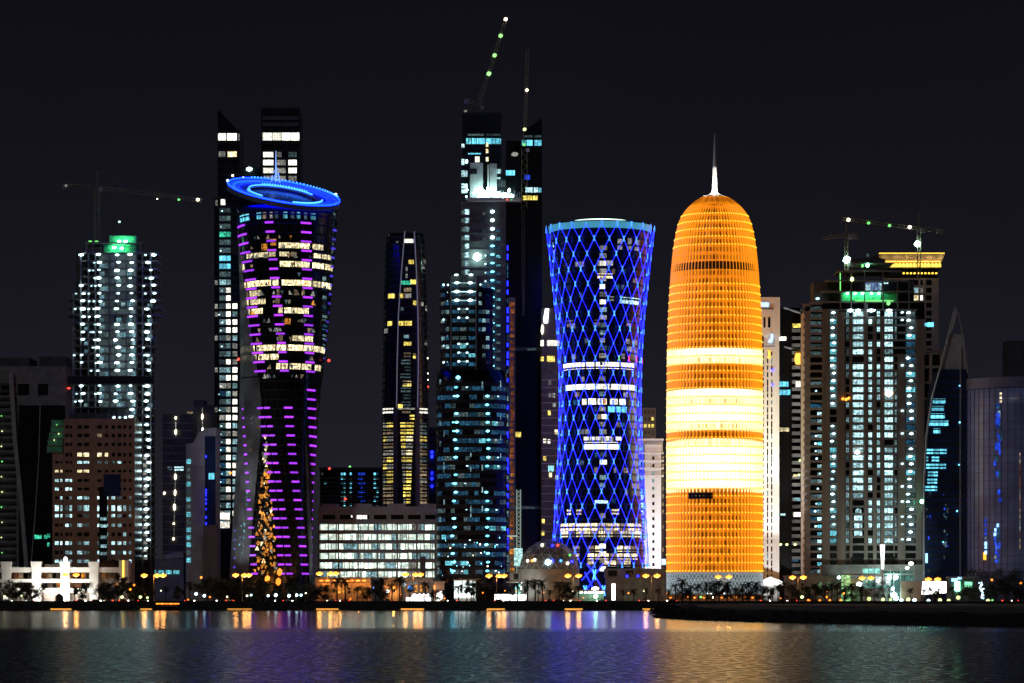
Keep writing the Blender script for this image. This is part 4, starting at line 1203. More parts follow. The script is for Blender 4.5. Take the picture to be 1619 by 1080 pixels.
def round_tower():
    b = Round('round_tower', 'round dark glass tower with teal-lit floors stepping up to a narrow top', 'tower', 1585, 746)
    b.shape(lambda u, py: (55.5 * math.copysign(abs(math.sin(u)) ** 0.8, math.sin(u)), -44 * math.copysign(abs(math.cos(u)) ** 0.8, math.cos(u))))
    b.loft('glass_wall', 'glass_black', [588 + 363 * i / 12 for i in range(13)], 60, True, 0)
    up = Round.__new__(Round); up.__dict__.update(b.__dict__)
    up.shape(lambda u, py: (-8 + 42 * math.copysign(abs(math.sin(u)) ** 0.6, math.sin(u)), -36 * math.copysign(abs(math.cos(u)) ** 0.7, math.cos(u))))
    up.loft('upper_glass_wall', 'glass_dark', [462 + 127 * i / 6 for i in range(7)], 48, True, 0)
    b.box('top_block', 'concrete_dark', 713, 754, 438, 470, -9, 5)
    b.box('left_shoulder', 'glass_dark', 697, 716, 462, 590, -4, 5)
    for x in (713, 752.5): b.box('corner_post', 'steel_pale', x, x + 1.4, 441, 590, -12.4, -11.8)
    for x in (722, 745): b.lamp(x, 437.5, 'lamp_white', 2.4, 0.9, -9.4)
    pitch = 13.7
    for i, y in enumerate([451 + pitch * q for q in range(10)]):
        up.ring('floor_edge', 'band_black', y + 7, y + 12.4, -0.02, 0.35, 48)
        f = -11.9
        if i < 3:
            b.box('light_bar', 'lit_cool', 715, 753, y - 0.6, y + 0.9, f - 0.3, f)
            for x in (723, 744): b.lamp(x, y, 'lamp_white', 2.8, 1.4, f - 0.6)
        elif i in (3, 4, 7, 8, 9):
            b.box('light_bar', 'lit_cool_soft', 725, 740, y - 0.5, y + 0.7, f - 0.3, f)
            for x in (726, 739): b.lamp(x, y, 'lamp_white_small', 1.6, 1.1, f - 0.5)
        for x0, x1 in ((716, 726), (728, 739), (741, 752)):
            up.pxpanel('window', rnd.choice(['lit_blue_dim', 'lit_blue_dim', 'lit_cool_dim', 'lit_teal' if i > 4 else 'lit_blue_dim']), x0, x1, y + 1.2, y + 7, -0.03, 0.2)
        for x0 in (699, 706, 757, 763, 769):
            if rnd.random() < .7: up.pxpanel('window', rnd.choice(['lit_blue_dim', 'lit_cool_dim', 'lit_cool_soft']), x0, x0 + 4.5, y + 1, y + 7, -0.03, 0.2)
        for x in (702, 709, 760):
            if rnd.random() < .6: b.lamp(x, y + rnd.uniform(0, 3), 'lamp_white_small', 1.1, 1.3, -10)
    for i, y in enumerate([600 + 13.7 * q for q in range(24)]):
        b.ring('floor_edge', 'band_black', y + 6.6, y + 13.4, -0.02, 0.45, 60)
        if i == 0: 
            b.lamp(725, y, 'lamp_teal', 2.6, 2.0, b.S(b.u_at(725, y), y, 0.6).y)
            continue
        if y > 905: break
        x = 693
        while x < 799:
            w = rnd.uniform(6, 13); x1 = min(x + w, 800)
            q = rnd.random()
            if q < 0.72 and not (i in (11, 12) and x > 755): b.pxpanel('window', 'lit_blue_dim' if q < 0.45 else 'lit_cool_dim' if q < 0.62 else 'lit_teal' if q < .655 else 'lit_blue_dim', x, x1 - 0.8, y - 0.2, y + 6.6, -0.03, 0.2)
            x = x1
        for lx, pr, s_ in ((724 - 0.35 * i, .85, 2.3), (771, .85, 2.3), (738, .35, 1.2), (718, .3, 1.6), (786, .3, 1.1)):
            if rnd.random() < pr and not (i in (11, 12) and lx > 755):
                xx = lx + rnd.uniform(-2, 2); b.lamp(xx, y + 1.6, 'lamp_teal' if s_ > 1.5 else 'lamp_white_small', s_, s_ * .55, b.S(b.u_at(xx, y), y, 0.5).y)
    for x in (697, 703, 762, 790, 745):
        for _ in range(4):
            y = rnd.uniform(600, 820); b.pxpanel('light_strip', 'lit_cool_soft', x, x + 1.1, y, y + rnd.uniform(6, 11), 0.1, 0.5)
    for _ in range(38):
        x, y = rnd.uniform(694, 800), rnd.uniform(850, 912); b.lamp(x, y, rnd.choice(['lamp_white_small', 'lamp_teal', 'lamp_teal', 'lamp_warm']), rnd.uniform(.4, 1.1), rnd.uniform(.4, .9), b.S(b.u_at(x, y), y, 0.5).y)
round_tower()

def tall_site():
    b = Bld('unfinished_skyscraper', 'tallest unfinished skyscraper, dark with a glaring floodlit setback and orange hoist shaft', 'tower', 1680, 794)
    b.box('left_shaft', 'concrete_dark', 729, 800, 318, None, 0, 30)
    b.box('left_upper', 'glass_dark', 731, 792, 178, 318, 4, 30)
    b.poly('right_shaft', 'glass_black', [(800, 951), (800, 222), (829, 222), (829, 206), (857, 186), (857, 951)], 1, 32)
    b.box('parapet', 'band_black', 730, 793, 176, 179, 3.5, 31)
    # lit bands near the top
    for x0, x1 in ((737, 745), (746, 752), (753.5, 766), (768, 778), (779, 792)): b.win(x0, x1, 217, 226, 'lit_cyan' if x0 != 737 else 'lit_teal', 3.9)
    for x0, x1 in ((739, 765), (769, 791)): b.win(x0, x1, 210, 213, 'lit_cool_dim', 3.9)
    for x0, x1 in ((825, 832), (833, 842), (845, 856)): b.win(x0, x1, 221, 230, 'lit_teal' if x0 == 825 else 'lit_cyan', 0.9)
    for x0, x1 in ((829, 842), (845, 856)): b.win(x0, x1, 213.5, 217, 'lit_cool_dim', 0.9)
    for y in (224, 234, 247): b.win(768, 772, y, y + 6.5, 'lit_warm', 3.85)
    b.box('light_bar', 'lit_cyan', 740, 760, 240.5, 242.5, 3.5, 3.9); b.win(751, 758, 246, 255, 'lit_white', 3.9)
    for y0, y1 in ((226, 232), (250, 259), (268, 278), (289, 296), (298, 304)): b.win(729.5, 734 if y0 < 260 else 739, y0, y1, 'lit_cool', 3.9)
    b.lamp(737.5, 254, 'lamp_white', 1.6, 2.4, 3.4); b.lamp(737.5, 311, 'lamp_white', 1.2, 1.1, -0.5); b.lamp(738, 299, 'lamp_white', 1.8, 1.6, 3.2)
    # concrete cores on the floodlit setback
    b.box('core_wall', 'concrete_pale', 743, 763.5, 257, 318, 1.5, 4.2); b.box('core_wall', 'concrete_pale', 774, 785.5, 258, 318, 1.5, 4.2)
    b.box('core_slot', 'glass_black', 764, 770, 259, 318, 2.8, 4.1); b.box('core_rib', 'white_paint', 770.5, 773, 260, 318, 1.2, 4.0)
    b.box('dark_opening', 'band_black', 743.5, 754, 266, 275, 1.35, 1.52)
    b.box('setback_slab', 'concrete_pale', 740, 824, 314.5, 319, -5, 10)
    for i in range(17):
        x = 752 + i * 3.3; b.lamp(x, 305 + rnd.uniform(-7, 4) + (4 if x > 785 else 0), 'lamp_flood', 1.7 * rnd.uniform(.5, 1.2), 1.8 * rnd.uniform(.5, 1.3), -3.0 + rnd.uniform(-1, 1.5), 'floodlight')
    for i in range(22): b.lamp(748 + i * 3.0, 310 + rnd.uniform(-5, 3), rnd.choice(['lamp_white', 'lamp_white_small']), 2.4 * rnd.uniform(.5, 1.2), 2.0 * rnd.uniform(.5, 1.2), -4.2, 'floodlight')
    for i in range(34):
        x = rnd.uniform(744, 822); b.bar('scaffold_pole', 'steel_pale', [(x, 314.5), (x, 314 - rnd.uniform(4, 13))], 0.12, -2 + rnd.uniform(-2, 2), 4)
    b.box('netted_room', 'glass_dark', 786, 820, 275, 314, 4, 12)
    for x0, x1, y0, y1, m_ in ((785, 792, 267, 274, 'lit_cool'), (786, 791, 280, 283, 'lit_cool'), (800, 814, 269, 277, 'lit_cyan'), (788, 800, 285, 296, 'lit_cool_dim'), (829, 838, 276, 284, 'lit_blue'), (831, 842, 296, 304, 'lit_cool'), (844, 851, 296, 304, 'lit_cool'), (852, 856, 297, 304, 'lit_teal')): b.win(x0, x1, y0, y1, m_, 0.85)
    for x0, x1 in ((827, 833), (834, 841), (842, 850)): b.win(x0, x1, 309, 316, 'lit_yellow', 0.9)
    b.lamp(814, 244, 'lit_white_dim', 4.5, 2.6, 0.2); b.lamp(802, 318, 'lamp_red', 1.0, 1.0, -5.3, 'beacon'); b.lamp(809, 318, 'lamp_green', 0.9, 0.9, -5.3, 'beacon')
    for y in [331 + 13.6 * i for i in range(43)]: b.box('floor_slab', 'concrete_dark', 728.5, 799.5, y + 8.6, y + 11, -0.7, 0.02)
    for y in [331 + 13.6 * i for i in range(8)]:
        b.win(729.5, 735, y + 1, y + 8, 'lit_cool_dim'); b.win(735, 741.5, y, y + 8, rnd.choice(['lit_cool', 'lit_cool_soft', 'lit_cool']))
    for i, y in enumerate([335 + 13.55 * q for q in range(19)]):
        b.lamp(778.5, y, 'lamp_white' if i < 4 else 'lamp_teal', 2.6, 1.9 if i < 4 else 1.2, -0.9, 'work_lamp')
        b.win(774, 783, y - 1, y + 6, 'lit_blue_dim' if i > 3 else 'lit_cool_dim')
        b.win(784.5, 791, y + rnd.uniform(0, 3), y + 7, rnd.choice(['lit_cool_soft', 'lit_teal', 'lit_blue_dim', 'lit_cool_dim']))
        if i in (0, 2, 3): b.win(763, 768, y + 1, y + 5, 'lit_cool_dim')
        if i > 4 and rnd.random() < .7: b.win(768, 772.5, y, y + 6, 'lit_blue_dim'); b.lamp(767.5, y + 1.5, 'lamp_white_small', 1.0, 1.0, -.5, 'work_lamp')
    b.lamp(754.5, 407, 'lamp_flood', 4.6, 4.6, -3.0, 'floodlight')
    # orange-lit hoist shaft and blue strip between the shafts
    b.box('hoist_shaft', 'stone_tan', 804, 815, 470, None, 0.2, 0.98)
    for i in range(44):
        y = 478 + i * 10; b.win(805 + rnd.uniform(0, 3), 811 + rnd.uniform(0, 3), y, y + rnd.uniform(5, 9.6), rnd.choice(['hoist_dim', 'hoist_dim', 'hoist_dim', 'hoist_bright' if i > 25 else 'hoist_dim']), 0.12, 'hoist_light')
    for i in range(37):
        y = 388 + i * 14; m_ = 'led_blue' if rnd.random() < .6 else ('lit_blue_dim' if rnd.random() < .7 else 'lit_cool_soft')
        b.win(801.6, 803.4, y, y + rnd.uniform(6, 13), m_, -0.2, 'light_strip')
    b.box('platform', 'concrete_dark', 815, 860, 549, 555, -0.6, 0.98); b.win(834, 848, 551, 554, 'lit_cool_dim', -0.7)
    b.box('platform', 'concrete', 806, 855, 800, 805, -1.4, 0.98); b.win(819, 826, 802, 804.5, 'lit_cool_dim', -1.5); b.win(832, 845, 802, 804.5, 'lit_cool_dim', -1.5)
    b.win(815, 824, 683, 691, 'lit_yellow', 0.85)
    for y in (390, 440): b.bar('conduit', 'concrete_dark', [(827, 330), (828, y + 60)], 0.8, 0.6)
    # lit hoist mast beside the dome
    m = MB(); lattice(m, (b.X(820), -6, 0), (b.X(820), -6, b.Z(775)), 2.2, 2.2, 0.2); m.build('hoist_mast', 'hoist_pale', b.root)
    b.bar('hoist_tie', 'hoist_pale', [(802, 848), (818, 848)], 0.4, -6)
    b.box('hoist_cage', 'hoist_cage', 813, 826, 867, 895, -7.5, -5)
lit('hoist_dim', (0.75, 0.22, 0.04), 0.22, lo=0.3); lit('hoist_bright', (1.0, 0.36, 0.04), 0.7)
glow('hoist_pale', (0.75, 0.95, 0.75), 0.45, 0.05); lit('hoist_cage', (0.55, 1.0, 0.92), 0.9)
tall_site()
crane('steep luffing crane with green jib lamps above the floodlit setback', 1690, 757, 180, 168, (800.5, 27), (738, 158), [(799.5, 31, 'lamp_warm', 2.3), (791.5, 57, 'lamp_jib', 2.7), (782, 88, 'lamp_jib', 2.7), (773, 117, 'lamp_jib', 2.9), (736, 176, 'lit_white_dim', 2.0)], True)
crane('upright luffing crane with a white jib lamp beside the slanted roof', 1682, 829, 330, 235, (834, 78), (818, 232), [(833, 143, 'lamp_warm', 2.0), (829.5, 205, 'lamp_lime', 2.3), (828.5, 229, 'lamp_green', 2.2)], True, 3.0)

def dark_slab():
    b = Bld('slab_tower', 'dark slab tower with few yellow windows half behind the blue lattice tower', 'tower', 1660, 876)
    b.box('wall', 'concrete_dark', 856, 896, 487, None, 0, 25); b.box('roof_block', 'concrete_dark', 862, 890, 481, 487, 3, 20)
    for y in range(600, 900, 12): b.box('floor_band', 'stone_warm_grey', 856, 896, y, y + 1.5, -0.25, 0.02)
    b.poly('sign', 'sign_white', [(860, 511), (859, 505), (862, 488), (868, 488), (866, 511)], -0.6, -0.15)
    b.lamp(857.5, 521, 'lamp_warm', 1.7, 6, -0.6, 'lamp')
    for x0, x1, y0, y1, m_ in ((855, 859.5, 538, 547, 'lit_white'), (865, 884, 538, 547, 'lit_white'), (855, 859.5, 564, 571, 'lit_yellow'), (865, 877, 563, 572, 'lit_yellow')): b.win(x0, x1, y0, y1, m_)
    for x, y, m_ in ((867, 605, 'lit_white_dim'), (867, 625, 'lit_white_dim'), (873, 625, 'lit_white_dim'), (866, 653, 'lit_yellow'), (859, 697, 'lit_white'), (865.5, 698, 'lit_white'), (859, 725, 'lit_yellow'), (868, 751, 'lit_warm'), (856.5, 824, 'lit_yellow'), (856, 843, 'lit_yellow'), (877, 683, 'lit_warm'), (878, 755, 'lit_warm'), (874, 640, 'lit_white_dim')): b.win(x, x + 4.5, y - 3.5, y + 3.5, m_)
    for i in range(5): b.win(867 + i * 1.8, 868.1 + i * 1.8, 736 + (i % 2), 746 - (i % 3), 'sign_cyan', -0.4, 'sign_letter')
dark_slab()

# ------------------------------------------------------------------ right side
def back_pair():
    b = Bld('apartment_block', 'beige apartment block top showing over the white block beside the lattice tower', 'building', 1740, 1023)
    b.box('core', 'glass_black', 1008, 1037, 646, None, 0, 22)
    b.grid(1008, 1037, 645, 952, [(1011, 1016), (1018, 1022), (1024, 1028), (1030, 1034)], pitch_rows(649, 930, 10.8, 5.5), 'stone_tan', lambda ci, ri, c, r: rnd.choice(['lit_yellow', 'lit_white']) if (ri in (1, 2) and rnd.random() < .5) else ('lit_warm_dim' if rnd.random() < .15 else None))
back_pair()

def white_block():
    b = Bld('white_block', 'white floodlit stair tower block between the lattice tower and orange tower', 'building', 1650, 1030)
    b.box('core', 'glass_dark', 1008, 1050, 712, None, 0, 25)
    b.box('wall', 'white_render', 1019, 1045, 703, None, -2, 20)
    b.box('cornice', 'white_render', 1006, 1049, 694, 697, -3, 22); b.box('upper_storey', 'concrete_pale', 1008, 1048, 697.5, 716, -0.4, 21)
    for y in (716, 728, 740, 752): b.box('balcony', 'white_render', 1008, 1049, y, y + 2.2, -3.2, 0)
    for i, y in enumerate(range(720, 892, 12)): 
        b.win(1031, 1034.5, y + 2, y + 7, 'lit_cool_soft' if 740 < y < 780 else 'glass_dark', -2.05)
        b.win(1010, 1018, y + 3, y + 9.5, 'lit_cool' if y > 770 else 'lit_cool_dim'); b.box('sill', 'concrete', 1009, 1019, y + 10.4, y + 12, -0.5, 0.02)
        if rnd.random() < .5: b.win(1047, 1049.5, y + 2, y + 8, 'lit_warm_dim')
    b.win(1046, 1052, 884, 893, 'sign_blue', -2.4, 'sign')
    for z, w_ in ((12, 30000), (34, 60000), (60, 110000)): flood(b.root, (b.X(1034), -34, 3.0), (b.X(1033), -2, z), w_, (0.92, 0.98, 1), 50)

white_block()

def white_tower():
    b = Bld('white_tower', 'tall white floodlit tower with a lettered blue sign, right against the orange tower', 'tower', 1630, 1220)
    b.box('wall', 'white_render', 1199, 1232, 531, None, 0, 22)
    b.box('upper_wall', 'white_render', 1199, 1233, 470, 531, -0.4, 22)
    b.box('side_strip', 'glass_black', 1203, 1207.5, 532, None, -0.2, 0.03)
    for y in range(540, 915, 9): b.box('rung', 'white_render', 1202.8, 1207.8, y, y + 3, -0.5, 0.02)
    for x0, x1 in ((1212.5, 1214.5), (1219, 1221)):
        for y in range(556, 918, 11): b.win(x0, x1, y, y + rnd.uniform(6, 10), 'glass_black' if rnd.random() < .85 else 'lit_cool_soft', -0.06)
    for x0, x1 in ((1207, 1210), (1214, 1218)): b.win(x0, x1, 502, 518, 'glass_black', -0.46)
    b.box('sign_shelf', 'steel_dark', 1204, 1223, 488, 489.3, -1.1, -0.4)
    # the blue-white lettering, too blurred in the photograph to read
    for i, (x0, x1) in enumerate(((1203.5, 1206), (1206.5, 1209), (1209.5, 1212), (1212.4, 1215))): b.win(x0, x1, 478.6 + 0.4 * (i % 2), 484.8, 'sign_blue', -0.75, 'sign_letter')
    m = MB(); pts = [(1215.4, 541), (1217.4, 538), (1219.2, 541.5), (1220.4, 534), (1220, 528.5)]
    m.path([(b.X(x), -0.9, b.Z(y)) for x, y in pts], 0.5, 5); m.build('emblem', 'sign_blue', b.root)
    b.box('sign_shelf', 'steel_dark', 1209, 1225, 547, 548.2, -1.3, -0.4)
    b.win(1214, 1218, 554, 567, 'sign_orange', -0.3, 'sign_panel')
    for y in (585, 609): b.lamp(1221.5, y, 'led_blue', 1.2, 1.5, -0.4)
    b.poly('entrance_canopy', 'white_render', [(1195, 926), (1200, 918), (1215, 912), (1230, 918), (1243, 926)], -14, -2)
    for z, w_, cn in ((32, 70000, 60), (70, 190000, 45), (118, 420000, 34)): flood(b.root, (b.X(1228), -44, 2.0), (b.X(1221), 0, z), w_, (0.95, 1, 1), cn)
    flood(b.root, (b.X(1214), -16, 1.5), (b.X(1216), 0, 14), 5000, (1, 1, 1), 90)
white_tower()

def dark_flats():
    b = Bld('balcony_block', 'dark apartment block with grey balconies and an orange round sign', 'building', 1650, 1254)
    b.box('wall', 'glass_black', 1232, 1274, 486, None, 2, 24)
    for y in [520 + 11.6 * i for i in range(34)]:
        b.box('balcony', 'concrete', 1252.5, 1273, y, y + 5.2, -0.2, 2.0)
    for pts in ([(1240, 486), (1274, 497)], [(1240, 548), (1274, 555)]): b.bar('sloping_rail', 'steel_pale', pts, 0.5, 1.6)
    for x0, x1, y0, y1, m_ in ((1253, 1269, 512, 518, 'lit_yellow'), (1232, 1244, 532, 538, 'lit_white'), (1233, 1247, 603, 611, 'lit_cyan'), (1233, 1250, 616, 624, 'lit_cyan'), (1258, 1269, 603, 612, 'lit_white'), (1233, 1248, 676, 682, 'lit_warm'), (1255, 1268, 787, 792, 'lit_cool_soft'), (1255, 1268, 810, 817, 'lit_white'), (1234, 1242, 812, 815, 'lit_cool'), (1254, 1260, 750, 754, 'lit_warm'), (1252, 1262, 884, 888, 'lit_blue_dim')): b.win(x0, x1, y0, y1, m_, 1.8 if x0 < 1252 else -0.25)
    for x, y in ((1265, 728), (1263, 751), (1234, 861), (1244, 861), (1257, 861), (1268, 648)): b.lamp(x, y, 'lamp_lime', 1.7, 1.3, -0.6)
    m = MB(); m.prism([(b.X(1263.5) + 2.4 * math.cos(t) * 1.05, b.Z(567.5) + 3.6 * max(-.85, min(.85, math.sin(t) * 1.15))) for t in [2 * PI * i / 24 for i in range(24)]], -1.2, -0.5); m.build('round_sign', 'sign_orange', b.root)
    for x, y in ((1269, 613), (1272, 616), (1274, 619)): b.lamp(x, y, 'lamp_red', 1.3, 1.3, -1.0, 'beacon')
dark_flats()

def tan_site():
    b = Bld('unfinished_block', 'broad unfinished tan apartment tower with columns of cool white rooms', 'tower', 1600, 1366)
    b.box('core', 'glass_black', 1310, 1462, 478, None, 0, 28)
    # balconied left wing
    b.box('wing_core', 'glass_dark', 1273, 1310, 478, None, 2.5, 26)
    b.box('wing_pier', 'stone_warm_grey', 1272, 1281, 492, None, 0.3, 20)
    for y in [478 + 11.9 * i for i in range(38)]: b.box('balcony', 'stone_warm_grey', 1280, 1300.5, y, y + 3.4, -0.4, 2.5); b.box('balcony', 'stone_warm_grey', 1270, 1281.5, y + 2, y + 6, -0.3, 2.0)
    for y in [484 + 11.9 * i for i in range(37)]:
        b.win(1282, 1299, y, y + 6.5, 'lit_cool_dim' if y < 560 else rnd.choice(['glass_dark', 'glass_dark', 'lit_blue_dim', 'lit_cool_dim']), 2.35)
        if y > 640 and rnd.random() < .85: b.win(1293, 1299.5, y + 0.5, y + 5.5, rnd.choice(['lit_cool_soft', 'lit_teal', 'lit_cool']), 2.2)
        if y > 600 and rnd.random() < .5: b.lamp(1294 + rnd.uniform(-8, 4), y + 3, 'lamp_white_small', 1.3, 1.1, 1.2)
    b.lamp(1294, 471, 'lamp_white_small', 2.6, 1.4, 4)
    # tan piers
    for x0, x1, yt in ((1300, 1311.5, 489), (1323, 1335, 493), (1343, 1347.5, 500), (1366, 1371.5, 480), (1380, 1385.5, 500), (1392, 1397.5, 500), (1419, 1431, 560), (1448, 1461, 505)):
        b.box('pier', 'stone_tan', x0, x1, yt, None, -1.3, 0.4)
    b.box('recess_pier', 'stone_tan', 1335.5, 1337, 560, None, -1.0, 0.2); b.box('recess_pier', 'stone_tan', 1412.5, 1414, 560, None, -1.0, 0.2)
    rows = [492 + 11.95 * i for i in range(34)]
    for y in rows:
        b.box('floor_slab', 'concrete', 1311, 1449, y + 8.6, y + 11.9, -0.55, 0.02)
    cols = [(1311.8, 1322.7, 'a'), (1337.2, 1342.6, 'b'), (1348, 1365.5, 'c'), (1372, 1379.6, 'd'), (1386, 1391.6, 'e'), (1398, 1412, 'f'), (1414.3, 1418.6, 'g'), (1431.5, 1447.5, 'h')]
    for i, y in enumerate(rows):
        if y > 862: continue
        for x0, x1, k in cols:
            q = rnd.random()
            w0, w1, t0, t1 = x0 + .6, x1 - .6, y + 0.8, y + 8.2
            if 556 < y < 566 and k in 'bceg': continue
            if k == 'c':
                if 790 < y < 806 or y > 848: continue
                m_ = 'lit_cool' if q < .82 or y < 680 else 'lit_cool_soft'
                if y > 800: w0, w1 = 1350.5, 1363
            elif k == 'f': m_ = 'lit_cool' if q < .7 else 'lit_cool_soft' if q < .9 else None
            elif k == 'd': m_ = 'lit_cool' if q < .85 else None; w0, w1 = 1373, 1378.5
            elif k == 'e': m_ = 'lit_cool' if q < .5 else 'lit_cool_soft' if q < .85 else None
            elif k in 'bg': m_ = 'lit_cool_soft' if q < .45 else 'lit_cool_dim' if q < .75 else None
            elif k == 'a':
                m_ = 'lit_cool_dim' if q < .45 else 'lit_cool_soft' if q < .8 else 'lit_teal'
                if 640 < y < 668: m_ = None
                elif q < .9: b.lamp(1316 + rnd.uniform(-1, 2.5), y + 2.5, 'lamp_white_small' if rnd.random() < .5 else 'lamp_white', 2.2, 1.2, -0.5, 'work_lamp')
            else:
                m_ = 'lit_cool_dim' if q < .6 else 'lit_teal' if q < .8 else 'lit_blue_dim'
                if q < .85: b.lamp(1437 + rnd.uniform(-2, 4), y + 2.6, 'lamp_white', 2.4, 1.2, -0.5, 'work_lamp')
                if q < .3: b.lamp(1426, y + 2.4, 'lamp_white_small', 1.8, 1.1, -1.6, 'work_lamp')
            if m_: b.win(w0, w1, t0, t1, m_)
    for x in (1350, 1394): b.win(x if x > 1360 else 1352.5, (x if x > 1360 else 1352.5) + 9, 804, 811, 'lit_cool', -0.15, 'arched_window', 'arch') if x < 1390 else b.win(1401, 1409, 804, 811, 'lit_cool', -0.15, 'arched_window', 'arch')
    # two warm work fires of light on ledges
    b.box('ledge', 'concrete', 1321, 1347, 634.5, 637, -3, -1.2)
    for x, y in ((1332, 631), (1337, 632), (1341, 630)): b.lamp(x, y, 'lamp_sodium', 1.6, 1.6, -2.2, 'work_lamp')
    b.lamp(1405, 622, 'lamp_warm', 4.5, 4.0, -1.0, 'work_lamp'); b.lamp(1355, 715, 'lamp_warm', 3.0, 2.4, -1.0, 'work_lamp')
    # unfinished upper floors
    b.box('upper_core', 'concrete_dark', 1312, 1448, 440, 478, 7, 24)
    for y, x0, x1 in ((416, 1346, 1412), (428, 1325, 1424), (443, 1306, 1436), (460, 1300, 1446), (477, 1296, 1452), (489, 1300, 1450)):
        b.box('floor_slab', 'concrete', x0, x1, y, y + 2, -1.6, 22)
    for x in (1328, 1345, 1366, 1395, 1418, 1436):
        b.box('column', 'concrete', x, x + 1.8, 430 if 1340 < x < 1410 else 445, 490, -0.8, 0.4)
    b.box('green_netting', 'netting_green', 1347, 1394, 462, 477, 2.5, 3); b.box('green_netting', 'netting_green', 1331, 1345, 463, 477, 2.5, 3); b.box('green_netting', 'netting_green', 1399, 1420, 464, 477, 2.5, 3)
    for x, y in ((1352, 464), (1364, 464), (1378, 464), (1390, 464), (1340, 464)): b.lamp(x, y, 'lamp_green_flood', 1.6, 0.9, 0.6, 'work_lamp')
    for x0, x1 in ((1352, 1364), (1368, 1394), (1397, 1412)): b.box('light_bar', 'lamp_green', x0, x1, 475.3, 477, -2.0, -1.62)
    b.lamp(1404, 480, 'lamp_green', 2.2, 2.4, -2.0, 'work_lamp')
    b.box('lit_room', 'lit_blue_room', 1369, 1394, 446, 458.5, 3, 3.4); b.win(1369, 1377, 449, 458, 'lit_cool', 2.6, 'lit_room'); b.win(1392, 1394.5, 447, 458, 'lit_cool', 2.4, 'lit_room'); b.win(1398, 1405, 446, 448, 'lit_cool', 2.4, 'lit_room')
    b.box('stair_shed', 'concrete_dark', 1346, 1400, 408, 416, 2, 18)
    b.bar('scaffold', 'lamp_green', [(1328, 432), (1328, 460)], 0.22, -1.4)
    for x, y, m_, s_ in ((1346.5, 442, 'lamp_lime', 2.2), (1363, 421, 'lamp_green', 1.6), (1371, 420, 'lamp_green_flood', 1.8), (1371, 404, 'lit_cool_dim', 1.8)): b.lamp(x, y, m_, s_, s_ * 1.2, -1.8)
    for x0, x1 in ((1338, 1350), (1350, 1362), (1368, 1386), (1398, 1412)): b.lamp((x0 + x1) / 2, 491.5, 'lamp_white', (x1 - x0) * .33 * .8, 1.7, -1.9, 'work_lamp')
    # dark unfinished left corner
    b.box('left_corner', 'concrete_dark', 1288, 1312, 444, 490, 6, 22)
    for x, z, w_ in ((1350, 30, 11000), (1400, 34, 14000), (1430, 26, 8000)): flood(b.root, (b.X(x), -34, 9.0), (b.X(x), 0, z), w_, (0.75, 1.0, 0.90), 75)
    # podium and site cabins
    b.box('podium', 'concrete', 1296, 1470, 893, None, -8, -1.4)
    for x0, x1 in ((1345, 1364), (1400, 1414)): b.box('dark_doorway', 'glass_black', x0, x1, 880, 893, -1.6, -1.32)
lit('lit_blue_room', (0.25, 0.40, 0.75), 0.45)
tan_site()
crane('long level crane with four jib lamps over the unfinished tan block', 1615, 1453, 440, 362, (1331, 346), (1486, 364), [(1341, 348, 'lamp_warm', 2.3), (1373, 353, 'lamp_green', 1.9), (1406, 357, 'lamp_green', 1.9), (1438, 359.5, 'lamp_warm', 2.1), (1450, 386, 'lamp_flood', 3.6)], mw=1.6)
crane('short dim crane with one glaring lamp at the left of the unfinished tan block', 1612, 1338, 445, 372, (1300, 377), (1352, 371), [(1338.5, 411, 'lamp_flood', 4.2)], mw=1.6)

